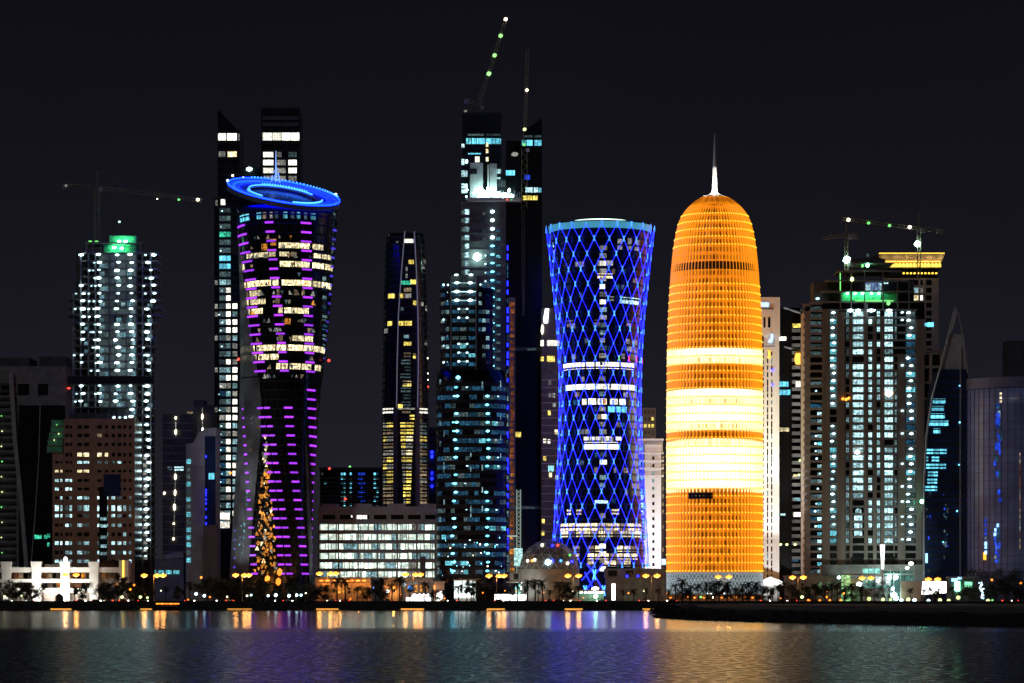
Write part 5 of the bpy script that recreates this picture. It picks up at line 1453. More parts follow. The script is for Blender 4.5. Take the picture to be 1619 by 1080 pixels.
def gold_crown():
    b = Bld('gold_crowned_tower', 'tan tower with a gold-lit flaring cornice behind the unfinished block', 'tower', 1780, 1440)
    b.box('core', 'glass_black', 1398, 1483, 438, None, 0, 26)
    b.grid(1398, 1484, 440, 952, [(1403, 1409), (1413, 1420), (1425, 1434), (1437, 1441), (1445, 1452), (1455, 1459), (1464, 1473)], pitch_rows(443, 640, 12, 8), 'stone_warm_grey',
           lambda ci, ri, c, r: rnd.choice(['lit_white', 'lit_warm', 'lit_cool_soft', 'lit_white_dim']) if rnd.random() < (.5 if r[0] < 490 and ci < 6 else .12) else None)
    b.box('upper_gallery', 'glass_black', 1400, 1482, 424, 438, 0.6, 24)
    b.box('cornice_band', 'stone_tan', 1394, 1487, 415, 424, -1.0, 25)
    m = MB(); k = b
    lo = [(b.X(1392), -1.2), (b.X(1488), -1.2), (b.X(1488), 26), (b.X(1392), 26)]; hi = [(b.X(1375), -6), (b.X(1492), -6), (b.X(1492), 30), (b.X(1375), 30)]
    zl, zh = b.Z(414.6), b.Z(403)
    A = [m.bm.verts.new((x, y, zl)) for x, y in lo]; B = [m.bm.verts.new((x, y, zh)) for x, y in hi]
    B[0].co.x = b.X(1387)
    for i in range(4): m.bm.faces.new((A[i], A[(i+1) % 4], B[(i+1) % 4], B[i]))
    m.bm.faces.new(A[::-1]); m.bm.faces.new(B); m.build('flaring_cornice', 'stone_tan', b.root)
    b.box('cornice_light', 'gold_strip', 1388, 1491, 401.6, 403, -6.3, -5.6)
    b.box('cornice_light', 'gold_strip', 1394, 1487, 413.6, 415, -2.6, -1.9)
    for i in range(15): 
        x = 1403 + i * 5.7
        b.win(x, x + 4.6, 416.3, 422.6, 'gold_strip', -1.1, 'arch_light', 'arch')
    for i in range(6):  # point lights with housings, added to brighten the cornice above the gold strip
        ld = bpy.data.lights.new('cornice_fill', 'POINT'); ld.energy = 420; ld.color = (1, .68, .25); ld.shadow_soft_size = .4
        link(bpy.data.objects.new('cornice_fill', ld), b.root).location = (b.X(1398 + i * 17.5), -5.2, b.Z(413)); piece('box', 'floodlight', 'steel_dark', b.root, (b.X(1398 + i * 17.5), -5.2, b.Z(413) - .7), (.6, .6, .4))
    for i in range(10): b.lamp(1429 + i * 5.7, 432, 'gold_strip', 1.5, 1.2, 0.4)
    b.win(1462, 1466, 511, 516, 'lit_cyan', -0.6); b.win(1455, 1460, 512, 515, 'lit_cyan', -0.6); b.win(1466, 1476, 510, 517, 'lit_cyan', -0.6)
gold_crown()

def frame_block():
    b = Bld('frame_block', 'dark grey block of open square frames behind the pointed tower', 'building', 1700, 1476)
    b.box('wall', 'glass_black', 1448, 1520, 560, None, 3, 22)
    for y in range(553, 920, 25): b.box('frame_beam', 'stone_warm_grey', 1452, 1500, y, y + 4, 0, 3)
    for x in (1454, 1470, 1487): b.box('frame_post', 'stone_warm_grey', x, x + 4, 553, None, -0.1, 3.1)
    for x, y in ((1457, 695), (1457, 707)): b.lamp(x, y, 'lamp_white_small', 1.4, 1.2, -0.8)
frame_block()

def pointed_tower():
    b = Bld('pointed_tower', 'blue glass tower tapering to a pointed open fin with cyan window rows', 'tower', 1590, 1496)
    left = [(1505, 507), (1496, 545), (1486, 585), (1475.5, 622), (1469, 660), (1465, 691), (1461, 761), (1460, 951)]
    right = [(1518, 507), (1525, 545), (1530, 590), (1533, 630), (1534, 700), (1534, 951)]
    xl = lambda y: interp([(q, p) for p, q in left], y); xr = lambda y: interp([(q, p) for p, q in right], y)
    ys = [584 + 367 * i / 24 for i in range(25)]
    b.poly('glass_wall', 'glass_blue', [(xl(y), y) for y in reversed(ys)] + [(xr(y), y) for y in ys], 0, 24)
    b.poly('upper_screen', 'concrete_pale', [(xl(y), y) for y in (584, 560, 528)] + [(xr(y), y) for y in (528, 560, 584)], 2, 3)
    b.bar('edge_rib', 'steel_pale', [(1511, 485)] + [(x, y) for x, y in left], 0.55, -0.4, 5)
    b.bar('edge_rib', 'steel_pale', [(1511, 485), (1516, 500), (1523, 532), (1530, 590)], 0.5, -0.4, 5)
    b.poly('fin', 'white_paint', [(1511, 485), (1512.5, 496), (1507, 518), (1502.5, 528), (1502, 519)], -0.6, 1.2)
    b.bar('centre_rib', 'steel_pale', [(1519, 545), (1518, 700), (1518, 951)], 0.4, -0.3, 5)
    for y in [596 + 11.7 * i for i in range(29)]: b.box('floor_band', 'steel_dark', xl(y) + 1, xr(y) - 1, y, y + 2.2, -0.3, 0.02)
    for x0, x1, y0 in ((1475, 1495, 630.5), (1473, 1494, 642), (1471, 1494, 654), (1468, 1500, 665.5), (1476, 1487, 677.5), (1464, 1497, 710), (1464, 1468, 722), (1473, 1485, 722), (1461.8, 1496, 733.5), (1467, 1483, 745.5), (1466, 1482, 757), (1461.5, 1482, 768.5)):
        x = x0
        while x < x1 - 1: e = min(x + rnd.choice([7, 9, 11]), x1); b.win(x, e - 0.5, y0, y0 + 7.6, 'lit_cyan', -0.12); x = e
    for x, y in ((1517, 610), (1517, 668), (1516, 735), (1491, 857), (1513, 808)): b.lamp(x, y, 'lamp_teal', 0.9, 0.9, -0.6)
    for _ in range(26):
        x, y = rnd.choice([rnd.uniform(1462, 1470), rnd.uniform(1490, 1497)]), rnd.uniform(770, 910); b.win(x, x + 2.2, y, y + rnd.uniform(3, 9), rnd.choice(['lit_cool_dim', 'lit_blue_dim', 'lit_cool_soft', 'lit_blue']))
    b.win(1463, 1466.5, 875, 890, 'sign_blue', -0.3, 'light_strip'); b.lamp(1457, 793, 'lamp_green_flood', 1.7, 2.2, -0.5); b.bar('lamp_arm', 'steel_pale', [(1457, 794), (1459, 810)], .3, -.4)
pointed_tower()

def round_glass():
    b = Round('drum_building', 'broad grey glass drum building with blue reflection streaks at the right edge', 'building', 1600, 1618)
    b.shape(lambda u, py: (98 * math.sin(u), -98 * math.cos(u)))
    b.loft('glass_wall', 'glass_drum', [606 + 345 * i / 8 for i in range(9)], 80, True, 0)
    b.ring('parapet', 'steel_blue', 602, 618, -0.4, 0.6, 80)
    for k in range(60):
        u = 2 * PI * k / 60; b.panel('mullion', 'steel_blue', u, u + 0.006, 618, 951, 0.0, 0.3, 1)
    for y in range(632, 950, 13): b.ring('floor_edge', 'steel_blue', y, y + 0.8, -0.02, 0.15, 80)
    b.box('roof_block', 'concrete_dark', 1597, 1660, 536, 606, 10, 25)
    P = lambda x, y, h, m_, w=1.6: b.pxpanel('light_strip', m_, x - w / 2, x + w / 2, y, y + h, 0.05, 0.35)
    for _ in range(40): P(1566 + rnd.gauss(0, 1.8), rnd.uniform(622, 890), rnd.uniform(4, 12), rnd.choice(['lit_blue', 'lit_blue_dim', 'lit_blue_dim', 'lit_blue']), rnd.uniform(1.5, 4))  # glowing strips in place of lights mirrored by the glossy facade
    for y in (626, 632, 638): P(1569, y, 4, 'lit_warm', 3)
    for y in (655, 661): P(1567, y, 5, 'lit_cool_soft', 4)
    for i in range(26): P(1606 + rnd.uniform(-1, 1), 622 + i * 10.4, rnd.uniform(2, 6), rnd.choice(['lit_teal', 'lit_cool_dim', 'lit_blue_dim']), 2)  # second streak of mirrored lights, also built as glowing strips
    for i in range(16): P(1597, 720 + i * 9.5, 7, rnd.choice(['lit_warm_dim', 'hoist_dim', 'lit_white_dim']), 1.4)
    for i in range(8): P(1548, 822 + i * 7 + rnd.uniform(0, 2), rnd.uniform(3, 6), rnd.choice(['lit_blue', 'sign_blue', 'lit_cool_soft']), 2.6)
    for i in range(9): P(1563 + rnd.uniform(-3, 3), 830 + i * 7, 5, rnd.choice(['lit_blue', 'lit_cool_soft', 'sign_blue']), 2.4)
    P(1547, 874, 12, 'sign_orange', 3)
solid('glass_drum', (0.26, 0.31, 0.64), 0.3, 0.3, 0.08)
round_glass()
# ------------------------------------------------------------------ low buildings along the shore road
def white_frame():
    b = Bld('frame_pavilion', 'low white floodlit frame building with flared columns and two long beams', 'building', 1545, 100)
    b.box('rear_wall', 'stone_tan', -20, 200, 905, None, 7, 18)
    for x in (10, 57.5, 103, 148.5):
        m = MB(); c = b.X(x); 
        for (h0, h1, z0, z1) in ((2.05, 2.2, 0, b.Z(902)), (2.2, 2.75, b.Z(902), b.Z(888))):
            v = [m.bm.verts.new((c + sx * h, 1.5 + sy * h, z)) for h, z in ((h0, z0), (h1, z1)) for sx, sy in ((-1, -1), (1, -1), (1, 1), (-1, 1))]
            for i in range(4): m.bm.faces.new((v[i], v[(i+1) % 4], v[4 + (i+1) % 4], v[4 + i]))
            m.bm.faces.new(v[4:]); m.bm.faces.new(v[:4][::-1])
        m.build('column', 'white_paint', b.root)
    b.box('end_wall', 'white_paint', 188, 203, 886, None, 0, 10)
    for y0, y1, x1 in ((897, 905, 190), (915.5, 921, 150), (930, 937, 150)): b.box('beam', 'white_paint', -20, x1, y0, y1, 0.2, 4)
    b.box('dark_roof_room', 'glass_black', 157, 187, 886, 897, 2, 9)
    b.box('rooftop_hut', 'white_paint', 70, 92, 892, 897, 2, 8)
    for x, w in ((20, 28), (66, 28), (112, 28), (158, 28)):
        for y0, y1 in ((906, 914.5), (922, 929)):
            for i in range(4):
                if rnd.random() < .75: b.win(x + i * 7, x + i * 7 + 5.6, y0, y1, rnd.choice(['lit_orange', 'glass_black', 'glass_black', 'lit_warm_dim', 'hoist_dim']), 6.8)
    b.win(194, 196, 886, 916, 'gold_strip', -0.2, 'light_strip')
    for x, w_ in ((57, 14000), (103, 22000), (80, 15000), (120, 8000), (148, 2600), (12, 2600), (176, 1200)):
        flood(b.root, (b.X(x), -8, 0.6), (b.X(x), 2, 9), w_, (1, 0.97, 0.88), 120)
    b.lamp(103, 885, 'sign_white', 2.4, 3.4, 1.0)
white_frame()

def dome():
    b = Round('glass_dome', 'low geodesic glass dome with coloured lamps beside the hoist mast', 'dome', 1530, 868)
    b.shape(lambda u, py: (math.sin(u), -math.cos(u)))
    k = b.k; r = 47 * k; z0 = b.Z(901); h = 47 * k
    bm = bmesh.new(); bmesh.ops.create_icosphere(bm, subdivisions=3, radius=r)
    bmesh.ops.bisect_plane(bm, geom=bm.verts[:] + bm.edges[:] + bm.faces[:], plane_co=(0, 0, 0.01), plane_no=(0, 0, -1), clear_outer=True)
    frame = MB()
    for e in bm.edges: frame.bar(e.verts[0].co + Vector((0, 0, z0)), e.verts[1].co + Vector((0, 0, z0)), 0.13, 4)
    for v_ in bm.verts: v_.co.z += z0
    me = bpy.data.meshes.new('glazing'); bm.to_mesh(me); bm.free(); me.materials.append(M['glass_dome']); link(bpy.data.objects.new('glazing', me), b.root)
    tag(frame.build('frame', 'steel_pale', b.root), None, None, None, 'stuff')
    m = MB(); m.lathe([(r * 1.02, 0), (r * 1.02, z0 + 0.3)], 40); m.build('base_drum', 'concrete', b.root)
    for x, y, mt in ((857, 862, 'lamp_warm'), (873, 863, 'led_blue'), (881.5, 862.5, 'lamp_red'), (900.5, 878, 'lamp_green'), (866, 889.5, 'lamp_white'), (873, 887, 'led_blue'), (886, 887, 'led_cyan'), (904, 888, 'led_blue'), (841, 887, 'lamp_sodium_soft'), (845, 885.5, 'lamp_warm'), (834, 887, 'lamp_warm'), (897, 891, 'lamp_warm')):
        dx = (x - 868) * k; dz = b.Z(y) - z0; yy = -math.sqrt(max(1, r * r - dx * dx - max(dz, 0) ** 2)) - 0.5
        b.lamp(x, y, mt, 1.5 if mt != 'lamp_white' else 3.4, 1.5 if mt != 'lamp_white' else 3, yy)
    flood(b.root, (b.X(812), -26, 4), (b.X(848), -4, 10), 7000, (0.7, 1, .95), 70)
solid('glass_dome', (0.14, 0.17, 0.17), 0.22, 0.4, 0.3)
dome()

def low(name, label, cat, d, cx, parts):
    b = Bld(name, label, cat, d, cx)
    for p in parts:
        if p[0] == 'box': b.box(*p[1:])
        elif p[0] == 'win': b.win(*p[1:])
        elif p[0] == 'lamp': b.lamp(*p[1:])
        elif p[0] == 'poly': b.poly(*p[1:])
        elif p[0] == 'bar': b.bar(*p[1:])
    return b
b = low('podium', 'long grey podium wall at the foot of the blue lattice tower', 'wall', 1545, 1003,
    [('box', 'wall', 'concrete', 958, 1052, 914, None, 0, 10), ('box', 'upper_storey', 'concrete', 956, 1052, 899, 913.6, 3, 12), ('box', 'coping', 'concrete', 957, 1053, 912.6, 915, -0.5, 10.3),
     ('box', 'window', 'glass_black', 962, 976, 902, 911, 2.8, 3.05), ('box', 'window', 'glass_black', 990, 1002, 902, 912, 2.8, 3.05), ('box', 'window', 'glass_black', 1006, 1016, 902, 912, 2.8, 3.05),
     ('lamp', 992, 911, 'led_blue', 1.4, 1.6, 2.4), ('lamp', 1009, 911, 'led_blue', 1.4, 1.8, 2.4)])
low('light_column', 'slim glowing white column on the promenade before the grey podium', 'lamp', 1490, 970, [('box', 'shaft', 'sign_white', 967.5, 972.8, 923, 950, 0, 1.6), ('box', 'base', 'concrete', 966.5, 973.8, 949, 952.5, -0.2, 1.8), ('box', 'cap', 'white_paint', 967, 973.3, 922, 922.9, -0.1, 1.7)])
low('entrance_canopy', 'brightly lit entrance canopy at the foot of the lattice tower', 'canopy', 1525, 935,
    [('box', 'roof', 'white_paint', 910, 956, 932.5, 935, 0, 8), ('box', 'post', 'steel_pale', 912, 913, 935, None, 0.4, 0.8), ('box', 'post', 'steel_pale', 953, 954, 935, None, 0.4, 0.8), ('box', 'rear_wall', 'concrete', 910, 956, 935.2, None, 7, 8)]
    + [('lamp', x, 936.8, 'sign_white', 1.9, 1.1, 1.6) for x in (913, 919, 926, 932, 937, 943, 948, 953)] + [('lamp', 942, 943, 'lamp_green_flood', 2.2, 2.0, 1.2), ('lamp', 941, 931, 'sign_white', 4.4, 2.4, 1.0)])
low('white_pavilion', 'white lit pavilion with one dark doorway below the round teal tower', 'building', 1520, 735,
    [('box', 'wall', 'lit_facade', 718, 752, 918, None, 0, 8), ('box', 'roof', 'concrete', 716, 754, 916, 918, -0.8, 8.5), ('box', 'door', 'glass_black', 727.5, 731, 924, 936, -0.15, 0.02), ('box', 'counter', 'sign_white', 722, 748, 939, 944, -2.2, -0.4), ('box', 'plinth', 'concrete', 718, 752, 946, None, -0.4, -0.01)])
lit_done = True
low('site_office', 'teal-lit site office with dark upper openings beside the glass dome', 'building', 1525, 822,
    [('box', 'wall', 'lit_teal_wall', 815, 838, 921, None, 0, 7), ('box', 'upper_storey', 'concrete', 806, 842, 905, 921, 1, 8), ('box', 'opening', 'glass_black', 812, 820, 907, 916, 0.8, 1.04), ('box', 'opening', 'glass_black', 825, 833, 907, 916, 0.8, 1.04), ('box', 'deck', 'concrete_pale', 800, 846, 919.8, 921.3, -1.2, 1), ('lamp', 826, 930, 'sign_white', 2.4, 2.8, -0.8), ('lamp', 826, 921, 'sign_white', 1.4, 1.4, -1.4)])
low('grey_annex', 'plain grey annex wall between the site office and lattice tower', 'wall', 1530, 872, [('box', 'wall', 'concrete', 842, 905, 917, None, 0, 6), ('box', 'coping', 'concrete_pale', 841, 906, 915.5, 917.4, -0.4, 6.2)] + [('box', 'pilaster', 'concrete_pale', x, x + 4, 918, None, -0.4, -0.01) for x in (850, 860, 872, 886, 898)])
low('hoarding', 'long white lit hoarding at road level beside the site office', 'hoarding', 1506, 793, [('box', 'panel', 'sign_white', 782, 807, 939.6, 949.5, 0, 0.4), ('box', 'panel', 'sign_white', 807.6, 832, 940.2, 949.5, 0, 0.4), ('box', 'base', 'concrete', 780, 834, 949.6, 952.6, -0.3, 0.8), ('box', 'post', 'steel_dark', 781, 782, 938, 952, 0.5, 0.9)])
low('hoarding', 'slanted white lit hoarding panel at road level right of the car park', 'hoarding', 1506, 696, [('poly', 'panel', 'sign_white', [(689, 950), (691, 937), (700, 934), (701, 946), (694, 950)], 0, 0.4), ('box', 'base', 'concrete', 687, 703, 950.2, 952.8, -0.3, 0.8)])
low('canopy_stall', 'row of bright round-topped stalls at road level before the car park', 'stall', 1508, 662,
    [('box', 'counter', 'sign_white', 642, 681, 944.5, 950.2, 0, 1.8), ('box', 'base', 'concrete', 640, 683, 950.4, 953, -0.3, 2)] + [('lamp', x, 942, 'sign_white', 2.8, 2.2, 0.4) for x in (655, 663, 670, 677)])
low('orange_wall', 'long low wall washed in orange light below the car park', 'wall', 1530, 545,
    [('box', 'wall', 'stone_brown', 498, 586, 922, None, 0, 7), ('box', 'parapet', 'stone_tan', 498, 586, 913, 921.6, 0.8, 6)] + [('lamp', x, 918, 'lamp_sodium_soft', 2.6, 1.0, -0.8) for x in (508, 518, 530, 548, 556, 566, 576)])
low('orange_wall', 'tall wall glowing orange around one bright lamp below the car park', 'wall', 1532, 621, [('box', 'wall', 'stone_tan', 606, 634, 914, None, 0, 6), ('box', 'coping', 'concrete', 605, 635, 912.6, 914.4, -0.4, 6.2), ('lamp', 622, 929, 'lamp_sodium', 2.2, 2.2, -2.2), ('lamp', 613, 935, 'sign_white', 1.8, 1.6, -0.8)])
low('service_block', 'grey service block with a blue lamp right of the orange wall', 'building', 1534, 656, [('box', 'wall', 'stone_warm_grey', 636, 684, 916, None, 0, 9), ('box', 'roof', 'concrete', 635, 685, 914, 916.4, -0.4, 9.3), ('win', 637, 641, 922, 928, 'lit_cool'), ('lamp', 648, 930, 'led_cyan', 2.6, 2.4, -0.7), ('lamp', 591, 930, 'led_cyan', 1.6, 1.6, -0.7), ('win', 646, 660, 921, 923.5, 'lit_cool_soft'), ('box', 'door', 'glass_black', 668, 675, 930, 945, -0.1, 0.02)])
low('brick_kiosk', 'small brown kiosk with an orange lamp at the foot of the round teal tower', 'kiosk', 1512, 694, [('box', 'wall', 'stone_brown', 686, 702, 921, None, 0, 5), ('box', 'roof', 'concrete', 685, 703, 919, 921.4, -0.4, 5.3), ('win', 685.6, 688.4, 925, 934, 'lamp_sodium_soft', -0.12, 'lamp_panel')])
# right-hand shore
low('site_cabin', 'green-lit site fence and cabin below the unfinished tan block', 'cabin', 1530, 1348,
    [('box', 'wall', 'lit_lime_wall', 1332, 1345, 909, None, 0, 5), ('box', 'wall', 'lit_lime_dim', 1345, 1360, 915, None, 0.3, 5), ('box', 'roof', 'concrete', 1331, 1361, 907, 909.4, -0.4, 5.2), ('lamp', 1326, 913, 'lamp_white_small', 2.2, 2, -1), ('lamp', 1358, 924, 'sign_white', 3.4, 2.6, -1)])
low('site_deck', 'teal-lit two-level work deck with a glaring white floodlight', 'scaffold', 1528, 1405,
    [('box', 'upper_wall', 'lit_teal_wall', 1366, 1392, 899, 906.5, 2, 6), ('box', 'upper_wall', 'lit_teal_dim', 1398, 1445, 903, 918, 2, 6), ('box', 'deck', 'concrete_pale', 1364, 1448, 906.8, 909, 0, 8), ('box', 'lower_wall', 'lit_teal_wall', 1366, 1424, 912, 930, 1.0, 6), ('box', 'lower_wall', 'lit_teal_dim', 1408, 1424, 909.2, None, 0.4, 0.98), ('box', 'brown_wall', 'stone_brown', 1424, 1456, 920, None, 0, 6), ('box', 'rear_wall', 'concrete', 1366, 1424, 930.2, None, 1.4, 6)]
    + [('box', 'lit_wall', 'lit_facade', 1384, 1423, 911.5, 925, 0.6, 0.98)] + [('lamp', x, y, 'lamp_flood', s, s, -1.2) for x, y, s in ((1406, 913, 2.2), (1416, 913, 2.2), (1413, 941, 3.0), (1417, 946, 2.0), (1411, 931, 1.6))] + [('lamp', x, y, 'sign_white', s, s * .7, -0.8) for x, y, s in ((1388, 919, 2.4), (1440, 891, 3), (1434, 898, 2.4))] + [('bar', 'lamp_post', 'steel_pale', [(1413, 905), (1413, 950)], 0.3, -0.6)]
    + [('bar', 'post', 'steel_pale', [(x, 897), (x, 950)], 0.15, 0.2) for x in (1366, 1380, 1394, 1408, 1424, 1446)])
low('light_mast', 'tall tapering white light mast on the building site', 'lamp', 1522, 1395.5, [('poly', 'glowing_shaft', 'mast_white', [(1391.6, 861), (1399.2, 861), (1397.6, 900), (1394, 900)], 0, 1.2), ('box', 'post', 'steel_pale', 1394.6, 1397, 900.3, None, 0.3, 0.9), ('box', 'cap', 'white_paint', 1391.2, 1399.6, 859.6, 860.8, -0.1, 1.3)])
low('billboard', 'blank glaring white billboard at the foot of the pointed tower', 'billboard', 1500, 1476, [('poly', 'panel', 'sign_white', [(1457, 940), (1459, 919.5), (1496, 919.5), (1496, 937.5)], 0, 0.5), ('box', 'frame', 'steel_dark', 1456, 1497, 917.6, 919.2, -0.1, 0.7), ('box', 'post', 'steel_dark', 1463, 1464.5, 941.2, None, 0.6, 1.0), ('box', 'post', 'steel_dark', 1488, 1489.5, 935.5, None, 0.6, 1.0)])
low('shop', 'small shop with two green signs beside the billboard', 'shop', 1528, 1524, [('box', 'wall', 'concrete_dark', 1500, 1545, 914, None, 0, 8), ('box', 'roof', 'concrete', 1499, 1546, 912, 914.4, -0.4, 8.3), ('win', 1510, 1517, 920, 934, 'lamp_green_flood', -0.3, 'sign'), ('win', 1525, 1537, 920, 929, 'sign_green', -0.3, 'sign'), ('win', 1504, 1514, 914.6, 919.5, 'sign_blue', -0.45, 'sign'), ('win', 1514, 1520, 912.4, 916, 'sign_blue', -0.5, 'sign')])
low('low_hall', 'low grey hall between the white tower and unfinished tan block', 'building', 1545, 1270, [('box', 'wall', 'stone_warm_grey', 1242, 1330, 912, None, 0, 8), ('box', 'roof', 'concrete', 1240, 1332, 910, 912.4, -0.5, 8.3)] + [('box', 'pilaster', 'concrete', x, x + 3, 912.6, None, -0.4, -0.01) for x in range(1246, 1330, 14)] + [('win', x, x + 5, 921, 930, 'lit_lime_dim') for x in (1294, 1308, 1316)])
low('garden_wall', 'orange-lit low garden wall at the foot of the orange tower', 'wall', 1516, 1130, [('box', 'wall', 'stone_tan', 1052, 1206, 940.5, None, 0, 1), ('box', 'coping', 'concrete', 1051, 1207, 939.6, 940.9, -0.2, 1.2)] + [('lamp', x, 945, 'lamp_sodium_soft', 1.5, 0.7, -0.7) for x in (1060, 1074, 1098, 1113, 1141, 1152, 1163, 1178, 1190)] + [('lamp', x, 938.4, 'sign_white', 1.0, 0.7, 0) for x in (1118, 1124, 1139, 1145)])


# wall detail on the plain low buildings
def dress(root_label, x0, x1, ytop, d, mat, win=None, step=9.0, yw=(0.25, 0.55)):
    """pilasters, a string course and small windows"""
    root = next(o for o in col.objects if o.get('label') == root_label)
    cx = root.location.x / d * F + CX; k = d / F
    zt = wz(ytop, d) - G; x = x0 + 2
    while x < x1 - 3:
        piece('box', 'pilaster', mat, root, ((x - cx) * k, -0.16, zt * .47), (0.55, 0.30, zt * .94))
        if win and x + step < x1 and rnd.random() < .8:
            m_ = rnd.choice(win); w_ = step * k * .5
            piece('box', 'window', m_, root, ((x + step / 2 - cx) * k, -0.03, zt * (1 - sum(yw) / 2)), (w_, 0.12, zt * (yw[1] - yw[0])))
        x += step
    piece('box', 'string_course', mat, root, (((x0 + x1) / 2 - cx) * k, -0.2, zt * .62), ((x1 - x0) * k * .998, 0.4, 0.35))
dress('long grey podium wall at the foot of the blue lattice tower', 958, 1052, 915, 1545, 'concrete', None, 11.7)
dress('low grey hall between the white tower and unfinished tan block', 1242, 1330, 912, 1545, 'concrete', ['glass_black', 'glass_black', 'lit_warm_dim', 'lit_orange', 'lit_cool_dim'], 7)
dress('grey service block with a blue lamp right of the orange wall', 636, 684, 916, 1534, 'concrete', ['glass_black', 'lit_cool_dim', 'lit_orange', 'lit_white'], 8)
dress('long low wall washed in orange light below the car park', 498, 586, 922, 1530, 'stone_tan', ['glass_black', 'hoist_dim', 'hoist_bright', 'lit_warm_dim'], 8)
dress('tall wall glowing orange around one bright lamp below the car park', 606, 634, 914, 1532, 'stone_brown', None, 9)
dress('plain grey annex wall between the site office and lattice tower', 842, 905, 917, 1530, 'concrete_pale', ['glass_black', 'lit_cool_dim', 'lit_warm_dim', 'hoist_dim'], 9)
rl = empty('railing', (0, SHORE - 0.6, G + 0.75), 'long thin steel railing on top of the sea wall', 'railing')
m = MB(); m.bar((-900, 0, 1.05), (900, 0, 1.05), 0.05); m.bar((-900, 0, .6), (900, 0, .6), 0.03); m.build('rail', 'steel_dark', rl)
m = MB()
for i in range(-300, 301): m.bar((i * 3, 0, 0), (i * 3, 0, 1.05), 0.05)
tag(m.build('posts', 'steel_dark', rl), None, None, None, 'stuff')

for root_label, pts in (('long low wall washed in orange light below the car park', ((-10, 3), (-2, 3), (7, 3), (14, 3))), ('tall wall glowing orange around one bright lamp below the car park', ((0.3, 6.5),))):
    root = next(o for o in col.objects if o.get('label') == root_label)
    for x_, z_ in pts:
        ld = bpy.data.lights.new('wall_light', 'POINT'); ld.energy = 900 if z_ < 5 else 2600; ld.color = (1, .40, .07); ld.shadow_soft_size = .5
        link(bpy.data.objects.new('wall_light', ld), root).location = (x_, -3.4, z_ + 5 if z_ < 5 else z_)
# ------------------------------------------------------------------ street lamps
lamps = []
def street_lamp(px, d, heads=2, top=910.0, span=17):
    b = Bld('street_lamp', 'tall orange street lamp with %s heads' % ('two' if heads == 2 else 'three'), 'street lamp', d, px, 'orange street lamps along the shore road', G + 0.1)
    H = b.Z(top + 1.5)
    m = MB(); m.bar((0, 0, 0), (0, 0, H), 0.20, 8, 0.10); m.bar((0, 0, 0), (0, 0, 0.8), 0.34, 8); m.build('post', 'lamp_post_metal', b.root)
    w = span * b.k / 2
    m = MB(); m.path([(-w, 0, H + .45), (-w * .4, 0, H + .25), (0, 0, H - .3), (w * .4, 0, H + .25), (w, 0, H + .45)], 0.09, 6); m.build('arm', 'lamp_post_metal', b.root)
    xs = (-w, w) if heads == 2 else (-w, w * .35, w)
    for x in xs:
        h = MB(); h.box(-1.15, 1.15, -.65, .65, -.15, .15); h = h.build('head', 'lamp_post_metal', b.root); h.location = (x, 0, H + .75)
        piece('blob', 'lens', 'lamp_sodium', h, (0, -0.1, -.57), (3.7, 2.2, 2.0))
        ld = bpy.data.lights.new('street_light', 'POINT'); ld.energy = 2000; ld.color = (1.0, 0.42, 0.10); ld.shadow_soft_size = 1.0
        lo = link(bpy.data.objects.new('street_light', ld), b.root); lo.location = (x, -0.1, H - 1.3)
    lamps.append((px, b.root))
for px, d, n_, t_, s_ in ((243, 1496, 3, 909, 30), (383, 1494, 3, 908.5, 21), (518, 1496, 3, 906, 26), (653, 1494, 3, 907.5, 24), (785, 1495, 3, 909.5, 24), (906.5, 1493, 2, 909.5, 17), (1030, 1494, 2, 909.5, 18), (1144, 1496, 2, 911, 17), (1261.5, 1493, 2, 912, 17), (1370, 1495, 2, 913, 14), (1475, 1494, 2, 915, 15), (112, 1497, 2, 908, 17)):
    street_lamp(px, d, n_, t_, s_)
place_labels(lamps, '')

def small_lamp(px, py, d, mat, word, name='path_lamp', s=1.5):
    b = Bld(name, word, 'lamp', d, px, 'small lamps along the promenade', G + 0.1)
    h = max(0.6, b.Z(py)); m = MB(); m.bar((0, 0, 0), (0, 0, h), 0.07, 6); m.bar((0, 0, 0), (0, 0, .25), .16, 6); m.build('post', 'lamp_post_metal', b.root)
    gl = piece('blob', 'globe', mat, b.root, (0, 0, h), (s, s, s * .95)); piece('cyl', 'cap', 'lamp_post_metal', gl, (0, 0, .5), (.5, .5, .1))
    return (px, b.root)
sl = []
for px, py, mat, s in ((7, 943, 'lamp_lime', 1.2), (34, 942, 'lamp_lime', 1.0), (147, 943, 'lamp_white', 1.7), (193, 944, 'lamp_lime', 1.6), (222, 944, 'lamp_lime', 1.7), (233, 945, 'lamp_lime', 1.3), (310, 939, 'lamp_white', 1.7), (323, 942, 'lamp_white', 1.6), (397, 941, 'lamp_white', 1.1), (424, 942, 'lamp_white', 1.3), (436, 941, 'lamp_white', 1.8), (457, 942, 'lamp_white', 1.5), (469, 941, 'lamp_white', 1.4), (476, 941, 'lamp_white', 1.3),
                        (1108, 944, 'lamp_green', 1.3), (1268, 944, 'lamp_lime', 1.7), (1374, 947, 'lamp_lime', 2.3), (1396, 948, 'lamp_lime', 1.9), (1408, 948, 'lamp_lime', 1.7), (1425, 949, 'lamp_white', 1.8), (1436, 948, 'lamp_lime', 2.2), (1446, 949, 'lamp_white', 2.0), (1468, 950, 'lamp_white', 1.9), (1486, 949, 'lamp_lime', 2.2), (1500, 949.5, 'lamp_lime', 2.1), (1515, 945, 'lamp_lime', 2.3), (1562, 951, 'lamp_lime', 2.3), (1569, 949, 'lamp_green', 1.1)):
    sl.append(small_lamp(px, py, 1468 + rnd.uniform(-4, 4), mat, 'small globe lamp glowing %s' % {'lamp_lime': 'yellow-green', 'lamp_white': 'white', 'lamp_green': 'green'}[mat], s=s))
